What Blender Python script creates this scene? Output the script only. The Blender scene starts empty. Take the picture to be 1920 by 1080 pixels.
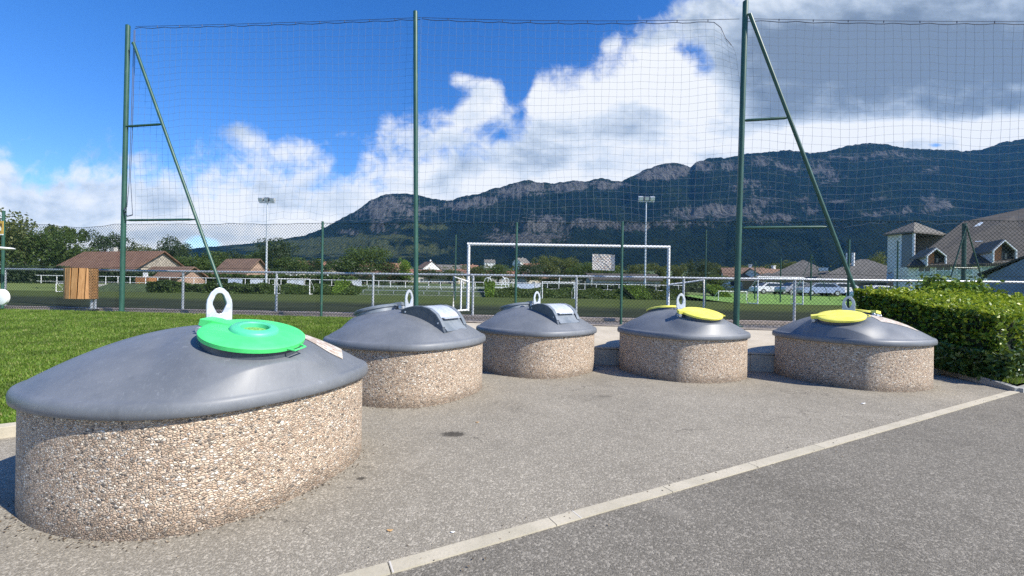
import bpy, bmesh, math, random
import numpy as np
from mathutils import Vector, Matrix
R = math.radians
random.seed(7); rng = np.random.default_rng(7)
S = bpy.context.scene
col = S.collection
# ------------------------------------------------------------------ camera
FPX, HX, HY, CAMZ = 787.0, 960.0, 543.6, 1.45
ROLL = R(0.88); CR, SR = math.cos(ROLL), math.sin(ROLL)
cd = bpy.data.cameras.new('camera'); cam = bpy.data.objects.new('camera', cd); col.objects.link(cam)
cd.sensor_width = 36; cd.lens = FPX / 1920 * 36; cd.shift_y = 3.6 / 1920
cd.clip_start = .05; cd.clip_end = 20000
cam.matrix_world = Matrix(((CR, -SR, 0, 0), (0, 0, -1, 0), (SR, CR, 0, CAMZ), (0, 0, 0, 1)))
S.camera = cam
def UV(px, py):
    dx, dy = px - HX, py - HY
    return (dx * CR + dy * SR) / FPX, -(-dx * SR + dy * CR) / FPX     # tan right, tan up
def W(px, py, Y):
    u, v = UV(px, py); return Vector((u * Y, Y, CAMZ + v * Y))
def GP(px, py, zg):
    u, v = UV(px, py); Y = (zg - CAMZ) / v; return Vector((u * Y, Y, zg))
# ------------------------------------------------------------------ light
S.view_settings.view_transform = 'Standard'; S.view_settings.look = 'None'
S.view_settings.exposure = 0.62; S.view_settings.gamma = 1.0
SUN_EL = R(42); sunh = Vector((.89, -.46)).normalized()
sdir = Vector((sunh.x * math.cos(SUN_EL), sunh.y * math.cos(SUN_EL), math.sin(SUN_EL)))
sl = bpy.data.lights.new('sun', 'SUN'); sl.energy = 4.8; sl.angle = R(.5); sl.color = (1, .945, .85)
so = bpy.data.objects.new('sun', sl); col.objects.link(so)
so.rotation_euler = sdir.to_track_quat('Z', 'Y').to_euler()
S.cycles.use_denoising = False
S.cycles.max_bounces = 6; S.cycles.diffuse_bounces = 3; S.cycles.sample_clamp_indirect = 3
world = bpy.data.worlds.new('World'); S.world = world; world.use_nodes = True

class NT:
    """small node-tree helper"""
    def __init__(s, t): s.t = t; s.n = t.nodes; s.l = t.links
    def add(s, ty, ins=None, **kw):
        n = s.n.new(ty)
        for k, v in kw.items(): setattr(n, k, v)
        for k, v in (ins or {}).items(): s.set(n.inputs[k], v)
        return n
    def set(s, i, v):
        if isinstance(v, bpy.types.NodeSocket): s.l.new(v, i)
        elif isinstance(v, bpy.types.Node): s.l.new(v.outputs[0], i)
        else: i.default_value = v
    def m(s, op, a, b=0.0, c=0.0, clamp=False):
        n = s.add('ShaderNodeMath', {0: a, 1: b, 2: c}, operation=op, use_clamp=clamp); return n.outputs[0]
    def mix(s, f, a, b, mode='MIX'):
        n = s.add('ShaderNodeMix', data_type='RGBA', blend_type=mode)
        s.set(n.inputs['Factor'], f)
        for k, v in ((6, a), (7, b)):
            if isinstance(v, tuple) and len(v) == 3: v = v + (1,)
            s.set(n.inputs[k], v)
        return n.outputs[2]
    def ss(s, x, lo, hi):
        n = s.add('ShaderNodeMapRange', {0: x, 1: lo, 2: hi, 3: 0.0, 4: 1.0}, interpolation_type='SMOOTHSTEP'); return n.outputs[0]
    def noise(s, vec, scale, detail=4, rough=.5, dist=0.0, out=0):
        n = s.add('ShaderNodeTexNoise', {'Scale': scale, 'Detail': detail, 'Roughness': rough, 'Distortion': dist})
        if vec is not None: s.set(n.inputs['Vector'], vec)
        return n.outputs[out]
    def ramp(s, f, stops):
        n = s.add('ShaderNodeValToRGB', {0: f}); e = n.color_ramp.elements
        while len(e) < len(stops): e.new(.5)
        for x, (p, c) in zip(e, stops): x.position = p; x.color = (*c, 1) if len(c) == 3 else c
        return n.outputs[0]

def build_world():
    t = NT(world.node_tree); t.n.clear()
    sky = t.add('ShaderNodeTexSky', sky_type='NISHITA', sun_disc=False)
    sky.sun_elevation = SUN_EL; sky.sun_rotation = math.atan2(sunh.x, sunh.y)
    sky.air_density = 1.0; sky.dust_density = .3; sky.ozone_density = 3.0; sky.altitude = 450
    hs = t.add('ShaderNodeHueSaturation', {'Hue': .513, 'Saturation': 1.34, 'Value': 1.36, 'Color': sky.outputs[0]})
    tc = t.add('ShaderNodeTexCoord'); sp = t.add('ShaderNodeSeparateXYZ', {0: tc.outputs['Generated']})
    yy = t.m('MAXIMUM', sp.outputs[1], .08)
    u = t.m('DIVIDE', sp.outputs[0], yy); v = t.m('DIVIDE', sp.outputs[2], yy)
    vec = t.add('ShaderNodeCombineXYZ', {0: u, 1: v, 2: 3.7})
    # top of the cloud bank over azimuth (traced), as a curve
    pts = [(-300, 300), (0, 308), (60, 315), (85, 322), (110, 304), (160, 297), (200, 300), (300, 300), (420, 297), (470, 290), (620, 300), (680, 288), (720, 285), (770, 262), (830, 258),
           (870, 262), (900, 245), (960, 225), (985, 200), (1000, 160), (1040, 125), (1080, 120), (1110, 105), (1140, 85), (1180, 68), (1225, 55), (1240, 40), (1275, 5), (1330, -30), (1400, -80),
           (1600, -220), (1900, -330), (2200, -400)]
    fc = t.add('ShaderNodeFloatCurve', {1: t.m('MULTIPLY_ADD', u, .25, .5, clamp=True)})
    cu = fc.mapping.curves[0]; P = cu.points
    q = []
    for a, b in pts:
        uu, vv = UV(a, b); q.append((uu * .25 + .5, min(1, max(0, vv / 2))))
    P[0].location = (0, q[0][1]); P[1].location = (1, q[-1][1])
    for x, y in q: P.new(x, y)
    fc.mapping.update()
    B = t.m('MULTIPLY', fc.outputs[0], 2.0)
    F = t.m('MULTIPLY_ADD', t.m('SUBTRACT', B, v), 13.0, .15)
    F = t.m('MINIMUM', t.m('MAXIMUM', F, -1.4), 2.8)
    def blob(px, py, rx, ry, ang=0):
        cu_, cv_ = UV(px, py); ca, sa = math.cos(R(ang)), math.sin(R(ang))
        du = t.m('SUBTRACT', u, cu_); dv = t.m('SUBTRACT', v, cv_)
        a = t.m('DIVIDE', t.m('ADD', t.m('MULTIPLY', du, ca), t.m('MULTIPLY', dv, sa)), rx / FPX)
        b = t.m('DIVIDE', t.m('SUBTRACT', t.m('MULTIPLY', dv, ca), t.m('MULTIPLY', du, sa)), ry / FPX)
        r2 = t.m('ADD', t.m('MULTIPLY', a, a), t.m('MULTIPLY', b, b))
        return t.m('POWER', 2.71828, t.m('MULTIPLY', r2, -1.0))
    def addb(F, lst):
        for (px, py, rx, ry, ang, amp) in lst: F = t.m('MULTIPLY_ADD', blob(px, py, rx, ry, ang), amp, F)
        return F
    F = addb(F, [(450, 250, 45, 26, -25, 1.7), (560, 280, 70, 28, -8, 1.6), (868, 150, 36, 20, -5, 2.1), (925, 165, 38, 26, -10, 2.1), (880, 212, 40, 22, 15, 2.2), (915, 200, 40, 24, 0, 1.0), (850, 250, 60, 25, 0, 1.2), (1145, 85, 25, 16, 30, .8), (1010, 185, 26, 36, 0, .9),
                 (735, 240, 30, 30, 60, .8), (255, 292, 30, 14, 0, .5),
                 (1326, 126, 38, 42, 25, -2.25), (1292, 92, 34, 22, 0, -1.2), (968, 150, 24, 46, -14, -1.7), (925, 250, 44, 16, 0, -.9), (1000, 232, 28, 14, 0, -.6), (650, 300, 22, 26, 0, -1.7), (380, 462, 46, 18, 0, -4.4), (1755, 272, 24, 7, 0, -2.5)])
    n1 = t.noise(vec, 5.5, 10, .58, .25); n1b = t.noise(vec, 22, 6, .6, .4)
    F = t.m('MULTIPLY_ADD', t.m('SUBTRACT', n1, .5), 3.9, F)
    F = t.m('MULTIPLY_ADD', t.m('SUBTRACT', n1b, .5), 2.3, F)
    mask = t.ss(F, -.35, 1.15)
    # brightness of the cloud: bulk undersides grey, edges white
    mp = t.add('ShaderNodeMapping', {0: vec.outputs[0], 3: (1.0, 2.6, 1)})
    n2 = t.noise(mp, 3.2, 8, .55, .5); n3 = t.noise(mp, 9, 6, .55, .3)
    n2b = t.noise(vec, 11, 8, .6, .2)
    Gy = t.m('MULTIPLY_ADD', t.m('SUBTRACT', n2, .5), 1.5, .10)
    Gy = t.m('MULTIPLY_ADD', t.m('SUBTRACT', n3, .5), .7, Gy)
    Gy = t.m('MULTIPLY_ADD', t.m('SUBTRACT', n2b, .5), 1.0, Gy)
    Gy = addb(Gy, [(1620, 110, 260, 110, -6, .95), (1880, 80, 200, 110, 0, .75), (1460, 190, 110, 70, 20, .5), (1500, 70, 120, 50, 0, .28), (1120, 235, 150, 30, 8, .48), (1300, 262, 160, 16, 5, .35), (1050, 290, 110, 22, 0, .2),
                   (60, 385, 120, 18, -6, .22), (330, 375, 120, 14, 0, .12), (520, 410, 120, 26, 0, .12), (330, 440, 220, 12, 0, .22), (200, 400, 260, 50, 0, -.10), (150, 350, 130, 8, 0, .16), (420, 345, 110, 8, 0, .16), (600, 385, 110, 9, 0, .16), (640, 360, 90, 20, 0, .15),
                   (1250, 150, 130, 70, -20, -.55), (1290, 200, 60, 50, 0, -.4), (700, 310, 200, 25, 0, -.35), (1090, 150, 60, 40, 0, -.3), (1600, 248, 330, 20, 4, -.85), (1450, 275, 120, 18, 0, -.45),
                   (1900, 250, 130, 22, 14, -.7), (250, 420, 60, 12, 0, -.4), (420, 380, 60, 40, 0, -.35), (100, 320, 200, 16, 0, -.4), (1880, 200, 90, 20, 15, .3)])
    cc = t.ramp(t.m('MULTIPLY', Gy, 1.0, clamp=True), [(0, (.68, .685, .69)), (.25, (.52, .565, .62)), (.55, (.31, .365, .44)), (.85, (.185, .23, .295)), (1, (.15, .19, .25))])
    cc10 = t.mix(1.0, cc, (10, 10, 10), 'MULTIPLY')
    front = t.ss(sp.outputs[1], .02, .25)
    low = t.ss(sp.outputs[2], -.02, .01)
    mk = t.m('MULTIPLY', t.m('MULTIPLY', mask, front), low)
    # thin veils
    fin = t.mix(t.m('MULTIPLY', mk, .97), hs.outputs[0], cc10)
    bg = t.add('ShaderNodeBackground', {0: fin, 1: .1}); o = t.add('ShaderNodeOutputWorld', {0: bg.outputs[0]})
build_world()

# ------------------------------------------------------------------ materials
MATS = {}
def mat(name, fn=None, **kw):
    if name in MATS: return MATS[name]
    m = bpy.data.materials.new(name); m.use_nodes = True; t = NT(m.node_tree)
    b = t.n['Principled BSDF']
    for k, v in kw.items():
        key = {'color': 'Base Color', 'rough': 'Roughness', 'metal': 'Metallic'}[k]
        b.inputs[key].default_value = (*v, 1) if k == 'color' else v
    if fn: fn(t, b)
    MATS[name] = m; return m
def bump(t, b, h, strength=.3, dist=.01):
    n = t.add('ShaderNodeBump', {'Strength': strength, 'Distance': dist, 'Height': h}); t.l.new(n.outputs[0], b.inputs['Normal'])
def ocoord(t, kind='Object'): return t.add('ShaderNodeTexCoord').outputs[kind]
def gpos(t): return t.add('ShaderNodeNewGeometry').outputs['Position']
def noisy(c1, c2, scale, rough=.7, bs=0, bd=.01, detail=6, metal=0.0, coord='Object', lo=.35, hi=.65):
    def f(t, b):
        co = gpos(t) if coord == 'World' else ocoord(t)
        n = t.noise(co, scale, detail, .6)
        t.set(b.inputs['Base Color'], t.mix(t.ss(n, lo, hi), c1, c2))
        b.inputs['Roughness'].default_value = rough; b.inputs['Metallic'].default_value = metal
        if bs: bump(t, b, n, bs, bd)
    return f
def f_asphalt(base, light, dark, amp):
    def f(t, b):
        co = gpos(t)
        v = t.add('ShaderNodeTexVoronoi', {'Vector': co, 'Scale': 180.0}); 
        v2 = t.add('ShaderNodeTexVoronoi', {'Vector': co, 'Scale': 85.0})
        sx = t.add('ShaderNodeSeparateColor', {0: v.outputs['Color']})
        sx2 = t.add('ShaderNodeSeparateColor', {0: v2.outputs['Color']})
        big = t.noise(co, .55, 5, .6); mid = t.noise(co, 5, 5, .65); fine = t.noise(co, 70, 3, .7)
        c = t.mix(t.ss(sx.outputs[0], .3, .95), dark, light)
        c = t.mix(t.m('MULTIPLY', t.ss(sx2.outputs[1], .8, .9), .55), c, tuple(min(1, x * 1.9) for x in light))
        c = t.mix(.56, c, base)
        k = t.m('MULTIPLY_ADD', t.m('SUBTRACT', big, .5), amp, t.m('MULTIPLY_ADD', t.m('SUBTRACT', mid, .5), .35, 1.0))
        c = t.mix(1.0, c, t.add('ShaderNodeCombineColor', {0: k, 1: k, 2: k}).outputs[0], 'MULTIPLY')
        # wear: lighter scuffs and darker damp patches, hairline cracks
        wn = t.noise(co, 1.1, 7, .7, .8); c = t.mix(t.m('MULTIPLY', t.ss(wn, .56, .7), .22), c, light); c = t.mix(t.m('MULTIPLY', t.ss(wn, .44, .32), .22), c, dark)
        wp = t.add('ShaderNodeVectorMath', {0: co, 1: t.noise(co, 1.5, 5, .6, out=1)}, operation='ADD'); cr = t.add('ShaderNodeTexVoronoi', {'Vector': wp.outputs[0], 'Scale': .55}, feature='DISTANCE_TO_EDGE')
        c = t.mix(t.m('MULTIPLY', t.m('MULTIPLY', t.m('SUBTRACT', 1.0, t.ss(cr.outputs[0], .0, .006)), t.ss(t.noise(co, .9, 3, .5), .5, .6)), .55), c, (.045, .04, .035))
        # oil stains
        sp = t.add('ShaderNodeSeparateXYZ', {0: co})
        st = None
        for (px, py, rx, ry, s) in [(850, 814, .13, .085, .8), (677, 897, .035, .03, .8), (655, 914, .03, .018, .5), (690, 876, .05, .03, .3), (1135, 743, .12, .05, .35), (1100, 745, .3, .25, .12)]:
            g = GP(px, py, 0)
            a = t.m('DIVIDE', t.m('SUBTRACT', sp.outputs[0], g.x), rx); bb = t.m('DIVIDE', t.m('SUBTRACT', sp.outputs[1], g.y), ry)
            r = t.m('SQRT', t.m('ADD', t.m('MULTIPLY', a, a), t.m('MULTIPLY', bb, bb)))
            r = t.m('MULTIPLY_ADD', t.m('SUBTRACT', t.noise(co, 30, 4, .6), .5), 1.2, r)
            e = t.m('MULTIPLY', t.m('SUBTRACT', 1.0, t.ss(r, .5, 1.25)), s)
            st = e if st is None else t.m('MAXIMUM', st, e)
        c = t.mix(st, c, (.035, .032, .028))
        t.set(b.inputs['Base Color'], c); b.inputs['Roughness'].default_value = .9; b.inputs['Specular IOR Level'].default_value = .12
        h = t.m('ADD', t.m('MULTIPLY', v.outputs['Distance'], -1.0), t.m('MULTIPLY', v2.outputs['Distance'], -.8))
        bump(t, b, h, .6, .005)
    return f
M_fore = mat('asphalt_light', f_asphalt((.280, .252, .198), (.44, .400, .325), (.125, .112, .090), .5))
M_road = mat('asphalt_dark', f_asphalt((.190, .174, .143), (.33, .30, .245), (.065, .059, .047), .5))
def f_conc(c1, c2):
    def f(t, b):
        co = gpos(t); n = t.noise(co, 2.2, 8, .65); n2 = t.noise(co, 60, 4, .6)
        c = t.mix(t.ss(n, .3, .7), c1, c2); c = t.mix(t.m('MULTIPLY', t.ss(n2, .45, .8), .35), c, tuple(x * .55 for x in c1))
        t.set(b.inputs['Base Color'], c); b.inputs['Roughness'].default_value = .85; bump(t, b, n2, .35, .004)
    return f
M_slab = mat('slab_concrete', f_conc((.41, .36, .275), (.52, .46, .36)))
M_band = mat('band_concrete', f_conc((.40, .36, .265), (.52, .465, .355)))
M_wallc = mat('wall_concrete', f_conc((.26, .26, .235), (.40, .39, .35)))
M_grav = mat('gravel_strip', noisy((.10, .085, .07), (.36, .31, .26), 14, .9, .6, .03, coord='World'))
def f_agg(t, b):
    co = ocoord(t); w = t.noise(co, 14, 3, .5, out=1)
    cs = t.add('ShaderNodeVectorMath', {0: co, 1: w}, operation='MULTIPLY_ADD'); cs.inputs[1].default_value = (1, 1, 1)
    mp = t.add('ShaderNodeMapping', {0: co, 3: (1, 1, 1.55)})
    wv = t.add('ShaderNodeVectorMath', {0: w, 3: .028}, operation='SCALE'); ad = t.add('ShaderNodeVectorMath', {0: mp.outputs[0], 1: wv.outputs[0]}, operation='ADD')
    v = t.add('ShaderNodeTexVoronoi', {'Vector': ad.outputs[0], 'Scale': 53.0, 'Randomness': 1.0})
    e = t.add('ShaderNodeTexVoronoi', {'Vector': ad.outputs[0], 'Scale': 53.0}, feature='DISTANCE_TO_EDGE')
    sc = t.add('ShaderNodeSeparateColor', {0: v.outputs['Color']})
    c = t.ramp(sc.outputs[0], [(0, (.05, .05, .055)), (.04, (.17, .14, .12)), (.13, (.40, .29, .21)), (.30, (.56, .43, .32)), (.52, (.68, .55, .43)), (.72, (.50, .36, .265)), (.86, (.76, .68, .57)), (.96, (.84, .80, .74)), (1, (.42, .41, .40))])
    k = t.m('MULTIPLY_ADD', sc.outputs[1], .4, .8); c = t.mix(1, c, t.add('ShaderNodeCombineColor', {0: k, 1: k, 2: k}).outputs[0], 'MULTIPLY')
    c = t.mix(1, c, (1.0, .95, .87), 'MULTIPLY'); edge = t.ss(e.outputs[0], .0, .09)
    c = t.mix(edge, (.56, .47, .36), c)
    fine = t.noise(co, 130, 3, .6); c = t.mix(t.m('MULTIPLY', t.ss(fine, .4, .8), .22), c, (.86, .8, .7))
    # damp dirt rising from the ground
    sp = t.add('ShaderNodeSeparateXYZ', {0: co}); dn = t.noise(co, 5, 4, .6)
    dz = t.m('SUBTRACT', 1.0, t.ss(t.m('MULTIPLY_ADD', dn, -.26, sp.outputs[2]), -.12, .05))
    c = t.mix(t.m('MULTIPLY', dz, .55), c, (.16, .12, .085))
    t.set(b.inputs['Base Color'], c); b.inputs['Roughness'].default_value = .75
    h = t.m('ADD', t.m('MULTIPLY', t.ss(e.outputs[0], 0, .25), 1.0), t.m('MULTIPLY', sc.outputs[2], .5))
    bump(t, b, h, 1.0, .009)
M_agg = mat('exposed_aggregate', f_agg)
def f_plastic(t, b):
    co = ocoord(t); n = t.noise(co, 2.5, 6, .65); n2 = t.noise(co, 40, 5, .7)
    mp = t.add('ShaderNodeMapping', {0: co, 3: (9, 9, 1.2)}); n3 = t.noise(mp, 2, 5, .6)
    c = t.mix(t.ss(n, .3, .72), (.122, .133, .147), (.168, .179, .193)); c = t.mix(t.m('MULTIPLY', t.ss(n2, .55, .75), .28), c, (.25, .27, .28))
    c = t.mix(t.m('MULTIPLY', t.ss(n3, .55, .75), .22), c, (.06, .065, .07))
    ms = t.add('ShaderNodeMapping', {0: co, 2: (0, 0, .6), 3: (60, 5, 20)}); c = t.mix(t.m('MULTIPLY', t.ss(t.noise(ms, 1.5, 5, .7), .60, .68), .16), c, (.36, .38, .40)); sc = t.noise(co, 9, 8, .75); c = t.mix(t.m('MULTIPLY', t.ss(sc, .62, .68), .22), c, (.34, .36, .37))
    t.set(b.inputs['Base Color'], c); t.set(b.inputs['Roughness'], t.m('MULTIPLY_ADD', n, .2, .42)); bump(t, b, n2, .06, .002)
    b.inputs['Coat Weight'].default_value = .06; b.inputs['Coat Roughness'].default_value = .3
M_dome = mat('grey_plastic', f_plastic)
def f_lid(c1, c2, ru):
    def f(t, b):
        co = ocoord(t); n = t.noise(co, 5, 6, .7); n2 = t.noise(co, 26, 8, .8)
        c = t.mix(t.ss(n, .35, .7), c1, c2); c = t.mix(t.m('MULTIPLY', t.ss(n2, .66, .72), .6), c, ru)
        t.set(b.inputs['Base Color'], c); b.inputs['Roughness'].default_value = .45
    return f
M_green = mat('green_lid', f_lid((.07, .66, .17), (.10, .76, .22), (.10, .25, .06)))
M_teal = mat('teal_ring', f_lid((.07, .50, .26), (.10, .56, .31), (.06, .3, .12)))
M_yellow = mat('yellow_lid', f_lid((.82, .74, .10), (.90, .84, .16), (.45, .30, .04)))
M_dgrey = mat('dark_grey_plastic', noisy((.05, .065, .08), (.085, .10, .12), 6, .4))
M_mgrey = mat('mid_grey_plastic', noisy((.14, .165, .19), (.20, .225, .25), 6, .35))
M_black = mat('black_rubber', color=(.015, .015, .016), rough=.7)
M_steel = mat('brushed_steel', noisy((.66, .70, .75), (.80, .83, .86), 12, .34, metal=.55))
def f_galv(t, b):
    co = ocoord(t); v = t.add('ShaderNodeTexVoronoi', {'Vector': co, 'Scale': 24.0}); n = t.noise(co, 9, 6, .7)
    sc = t.add('ShaderNodeSeparateColor', {0: v.outputs['Color']})
    c = t.mix(sc.outputs[0], (.46, .49, .52), (.60, .63, .66)); c = t.mix(t.m('MULTIPLY', t.ss(n, .5, .7), .4), c, (.72, .73, .73))
    t.set(b.inputs['Base Color'], c); b.inputs['Metallic'].default_value = .45; b.inputs['Roughness'].default_value = .48
M_galv = mat('galvanised_steel', f_galv)
M_gdirt = mat('dirt_mesh', noisy((.10, .25, .05), (.24, .55, .14), 90, .9, .6, .01))
def f_pole(t, b):
    co = ocoord(t); mp = t.add('ShaderNodeMapping', {0: co, 3: (3, 3, .8)}); n = t.noise(mp, 3, 6, .7)
    c = t.mix(t.ss(n, .3, .7), (.017, .066, .046), (.033, .105, .076)); c = t.mix(t.m('MULTIPLY', t.ss(n, .62, .7), .5), c, (.25, .20, .12))
    t.set(b.inputs['Base Color'], c); b.inputs['Roughness'].default_value = .42
M_pole = mat('green_painted_steel', f_pole)
M_polef = mat('green_steel_far', color=(.022, .075, .053), rough=.5)
M_wire = mat('fence_wire', lambda t, b: b.inputs['Specular IOR Level'].__setattr__('default_value', .1), color=(.018, .032, .028), rough=.8)
M_net = mat('net_cord', color=(.10, .13, .16), rough=.9)
M_cable = mat('steel_cable', color=(.05, .06, .09), rough=.5, metal=.3)
def f_wpaint(t, b):
    n = t.noise(ocoord(t), 7, 6, .7); c = t.mix(t.ss(n, .55, .72), (.80, .81, .80), (.48, .42, .34))
    t.set(b.inputs['Base Color'], c); b.inputs['Roughness'].default_value = .5
M_white = mat('white_painted_metal', f_wpaint)
def f_wood(t, b):
    co = ocoord(t); mp = t.add('ShaderNodeMapping', {0: co, 3: (14, 14, 1.2)}); n = t.noise(mp, 3, 5, .6, .6)
    t.set(b.inputs['Base Color'], t.mix(t.ss(n, .3, .7), (.30, .145, .05), (.45, .245, .10))); b.inputs['Roughness'].default_value = .6
M_wood = mat('stained_wood', f_wood)
M_soil = mat('dark_soil', noisy((.035, .03, .022), (.08, .065, .045), 20, .95, .5, .02, coord='World'))
def f_lawn(t, b):
    co = gpos(t); n = t.noise(co, 1.2, 6, .65); n2 = t.noise(co, 40, 4, .7)
    c = t.mix(t.ss(n, .3, .7), (.065, .15, .018), (.12, .23, .03)); c = t.mix(t.m('MULTIPLY', t.ss(n2, .5, .75), .5), c, (.035, .08, .012))
    t.set(b.inputs['Base Color'], c); b.inputs['Roughness'].default_value = .9; b.inputs['Specular IOR Level'].default_value = .1; bump(t, b, n2, .7, .03)
M_lawn = mat('lawn_soil', f_lawn)
def f_pitch(t, b):
    co = gpos(t); n = t.noise(co, .5, 6, .6); n2 = t.noise(co, 30, 4, .7); sp = t.add('ShaderNodeSeparateXYZ', {0: co})
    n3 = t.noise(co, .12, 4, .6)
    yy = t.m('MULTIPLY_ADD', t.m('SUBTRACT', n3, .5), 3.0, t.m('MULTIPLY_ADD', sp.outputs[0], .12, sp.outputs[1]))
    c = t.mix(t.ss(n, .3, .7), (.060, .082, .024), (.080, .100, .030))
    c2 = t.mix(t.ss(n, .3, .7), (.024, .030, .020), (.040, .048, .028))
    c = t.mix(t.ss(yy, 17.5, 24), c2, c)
    c = t.mix(t.m('MULTIPLY', t.ss(n2, .45, .75), .35), c, (.03, .045, .02))
    t.set(b.inputs['Base Color'], c); b.inputs['Roughness'].default_value = .95; b.inputs['Specular IOR Level'].default_value = .05; bump(t, b, n2, .4, .02)
M_pitch = mat('synthetic_turf', f_pitch)
def leafmat(name, stops, rough=.5, trans=.25, nscale=.0):
    def f(t, b):
        r = t.add('ShaderNodeNewGeometry').outputs['Random Per Island']
        c = t.ramp(r, stops)
        if nscale:
            n = t.noise(ocoord(t), nscale, 3, .6); c = t.mix(t.m('MULTIPLY', t.ss(n, .4, .65), .55), c, tuple(x * .5 for x in stops[0][1]))
        t.set(b.inputs['Base Color'], c); b.inputs['Roughness'].default_value = rough
        b.inputs['Specular IOR Level'].default_value = .3
        tr = t.add('ShaderNodeBsdfTranslucent', {0: t.mix(.5, c, (.35, .45, .05))})
        mx = t.add('ShaderNodeMixShader', {0: trans, 1: b.outputs[0], 2: tr.outputs[0]})
        t.l.new(mx.outputs[0], t.n['Material Output'].inputs[0])
    return mat(name, f)
M_hedge = leafmat('hedge_leaf', [(0, (.025, .065, .010)), (.4, (.06, .13, .016)), (.75, (.16, .25, .02)), (1, (.34, .38, .03))], .4, .2)
M_ivy = leafmat('ivy_leaf', [(0, (.02, .05, .012)), (.6, (.05, .10, .02)), (.9, (.10, .17, .04)), (1, (.30, .33, .20))], .4, .12)
M_blade = leafmat('grass_blade', [(0, (.075, .135, .016)), (.5, (.135, .225, .028)), (.85, (.22, .31, .05)), (1, (.36, .33, .15))], .55, .3, nscale=1.6)
M_tree = [leafmat('leaf_mid', [(0, (.03, .06, .012)), (.6, (.06, .10, .022)), (1, (.10, .14, .035))], .6, .2, .35),
          leafmat('leaf_dark', [(0, (.014, .030, .012)), (.6, (.03, .055, .02)), (1, (.05, .08, .03))], .6, .1, .35),
          leafmat('leaf_bright', [(0, (.08, .15, .015)), (.6, (.14, .24, .03)), (1, (.22, .32, .05))], .6, .25, .35),
          leafmat('leaf_olive', [(0, (.05, .07, .02)), (.6, (.09, .11, .03)), (1, (.15, .16, .055))], .6, .2, .35),
          leafmat('leaf_russet', [(0, (.05, .035, .02)), (.6, (.09, .06, .035)), (1, (.12, .10, .04))], .6, .2, .35)]
M_trunk = mat('bark', noisy((.07, .055, .04), (.13, .10, .075), 8, .9))
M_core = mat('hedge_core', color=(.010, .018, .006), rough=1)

# ------------------------------------------------------------------ mesh helpers
class MB:
    def __init__(s): s.v = []; s.f = []; s.mi = []; s.cur = 0
    def add(s, vs, fs):
        o = len(s.v); s.v += [tuple(p) for p in vs]; s.f += [tuple(i + o for i in f) for f in fs]; s.mi += [s.cur] * len(fs)
    def box(s, c, d, rz=0, M=None):
        x, y, z = d[0] / 2, d[1] / 2, d[2] / 2; T = M or Matrix.Rotation(rz, 3, 'Z')
        vs = [Vector(c) + T @ Vector((i * x, j * y, k * z)) for k in (-1, 1) for j in (-1, 1) for i in (-1, 1)]
        s.add(vs, [(0, 2, 3, 1), (4, 5, 7, 6), (0, 1, 5, 4), (2, 6, 7, 3), (0, 4, 6, 2), (1, 3, 7, 5)])
    def tube(s, pts, r, n=8, caps=True):
        pts = [Vector(p) for p in pts]; rr = r if isinstance(r, (list, tuple)) else [r] * len(pts)
        vs = []; up = None
        for i, p in enumerate(pts):
            d = (pts[min(i + 1, len(pts) - 1)] - pts[max(i - 1, 0)]).normalized()
            if up is None or abs(up.dot(d)) > .95: up = Vector((0, 0, 1)) if abs(d.z) < .9 else Vector((0, 1, 0))
            a = d.cross(up).normalized(); b = a.cross(d).normalized()
            vs += [p + (a * math.cos(2 * math.pi * k / n) + b * math.sin(2 * math.pi * k / n)) * rr[i] for k in range(n)]
        fs = [(i * n + k, i * n + (k + 1) % n, (i + 1) * n + (k + 1) % n, (i + 1) * n + k) for i in range(len(pts) - 1) for k in range(n)]
        if caps: fs += [tuple(range(n - 1, -1, -1)), tuple((len(pts) - 1) * n + k for k in range(n))]
        s.add(vs, fs)
    def poly(s, pts): s.add(pts, [tuple(range(len(pts)))])
    def prism(s, pts, ext):
        """closed solid: polygon pts extruded by vector ext"""
        n = len(pts); e = Vector(ext); a = [Vector(p) for p in pts]
        s.add(a + [p + e for p in a], [tuple(range(n - 1, -1, -1)), tuple(range(n, 2 * n))] + [(i, (i + 1) % n, n + (i + 1) % n, n + i) for i in range(n)])
    def lathe(s, prof, n=48, M=None, close=False, caps=True):
        M = M or Matrix(); vs = []
        for r, z in prof: vs += [M @ Vector((r * math.cos(2 * math.pi * k / n), r * math.sin(2 * math.pi * k / n), z)) for k in range(n)]
        m = len(prof)
        fs = [(i * n + k, i * n + (k + 1) % n, (i + 1) * n + (k + 1) % n, (i + 1) * n + k) for i in range(m - 1) for k in range(n)]
        if caps: fs += [tuple(range(n - 1, -1, -1)), tuple((m - 1) * n + k for k in range(n))]
        s.add(vs, fs)
    def build(s, name, m, parent=None, smooth=False, loc=None, bev=0):
        me = bpy.data.meshes.new(name); me.from_pydata(s.v, [], s.f)
        ms = m if isinstance(m, (list, tuple)) else [m]
        for x in ms: me.materials.append(x)
        if len(ms) > 1: me.polygons.foreach_set('material_index', s.mi)
        bm = bmesh.new(); bm.from_mesh(me); bmesh.ops.recalc_face_normals(bm, faces=bm.faces); bm.to_mesh(me); bm.free()
        if smooth:
            me.polygons.foreach_set('use_smooth', [True] * len(me.polygons))
            if smooth != 'all': me.set_sharp_from_angle(angle=R(40))
        o = bpy.data.objects.new(name, me); col.objects.link(o)
        if parent: o.parent = parent
        if loc: o.location = loc
        if bev:
            b = o.modifiers.new('bevel', 'BEVEL'); b.width = bev; b.segments = 2; b.limit_method = 'ANGLE'
        return o
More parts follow.
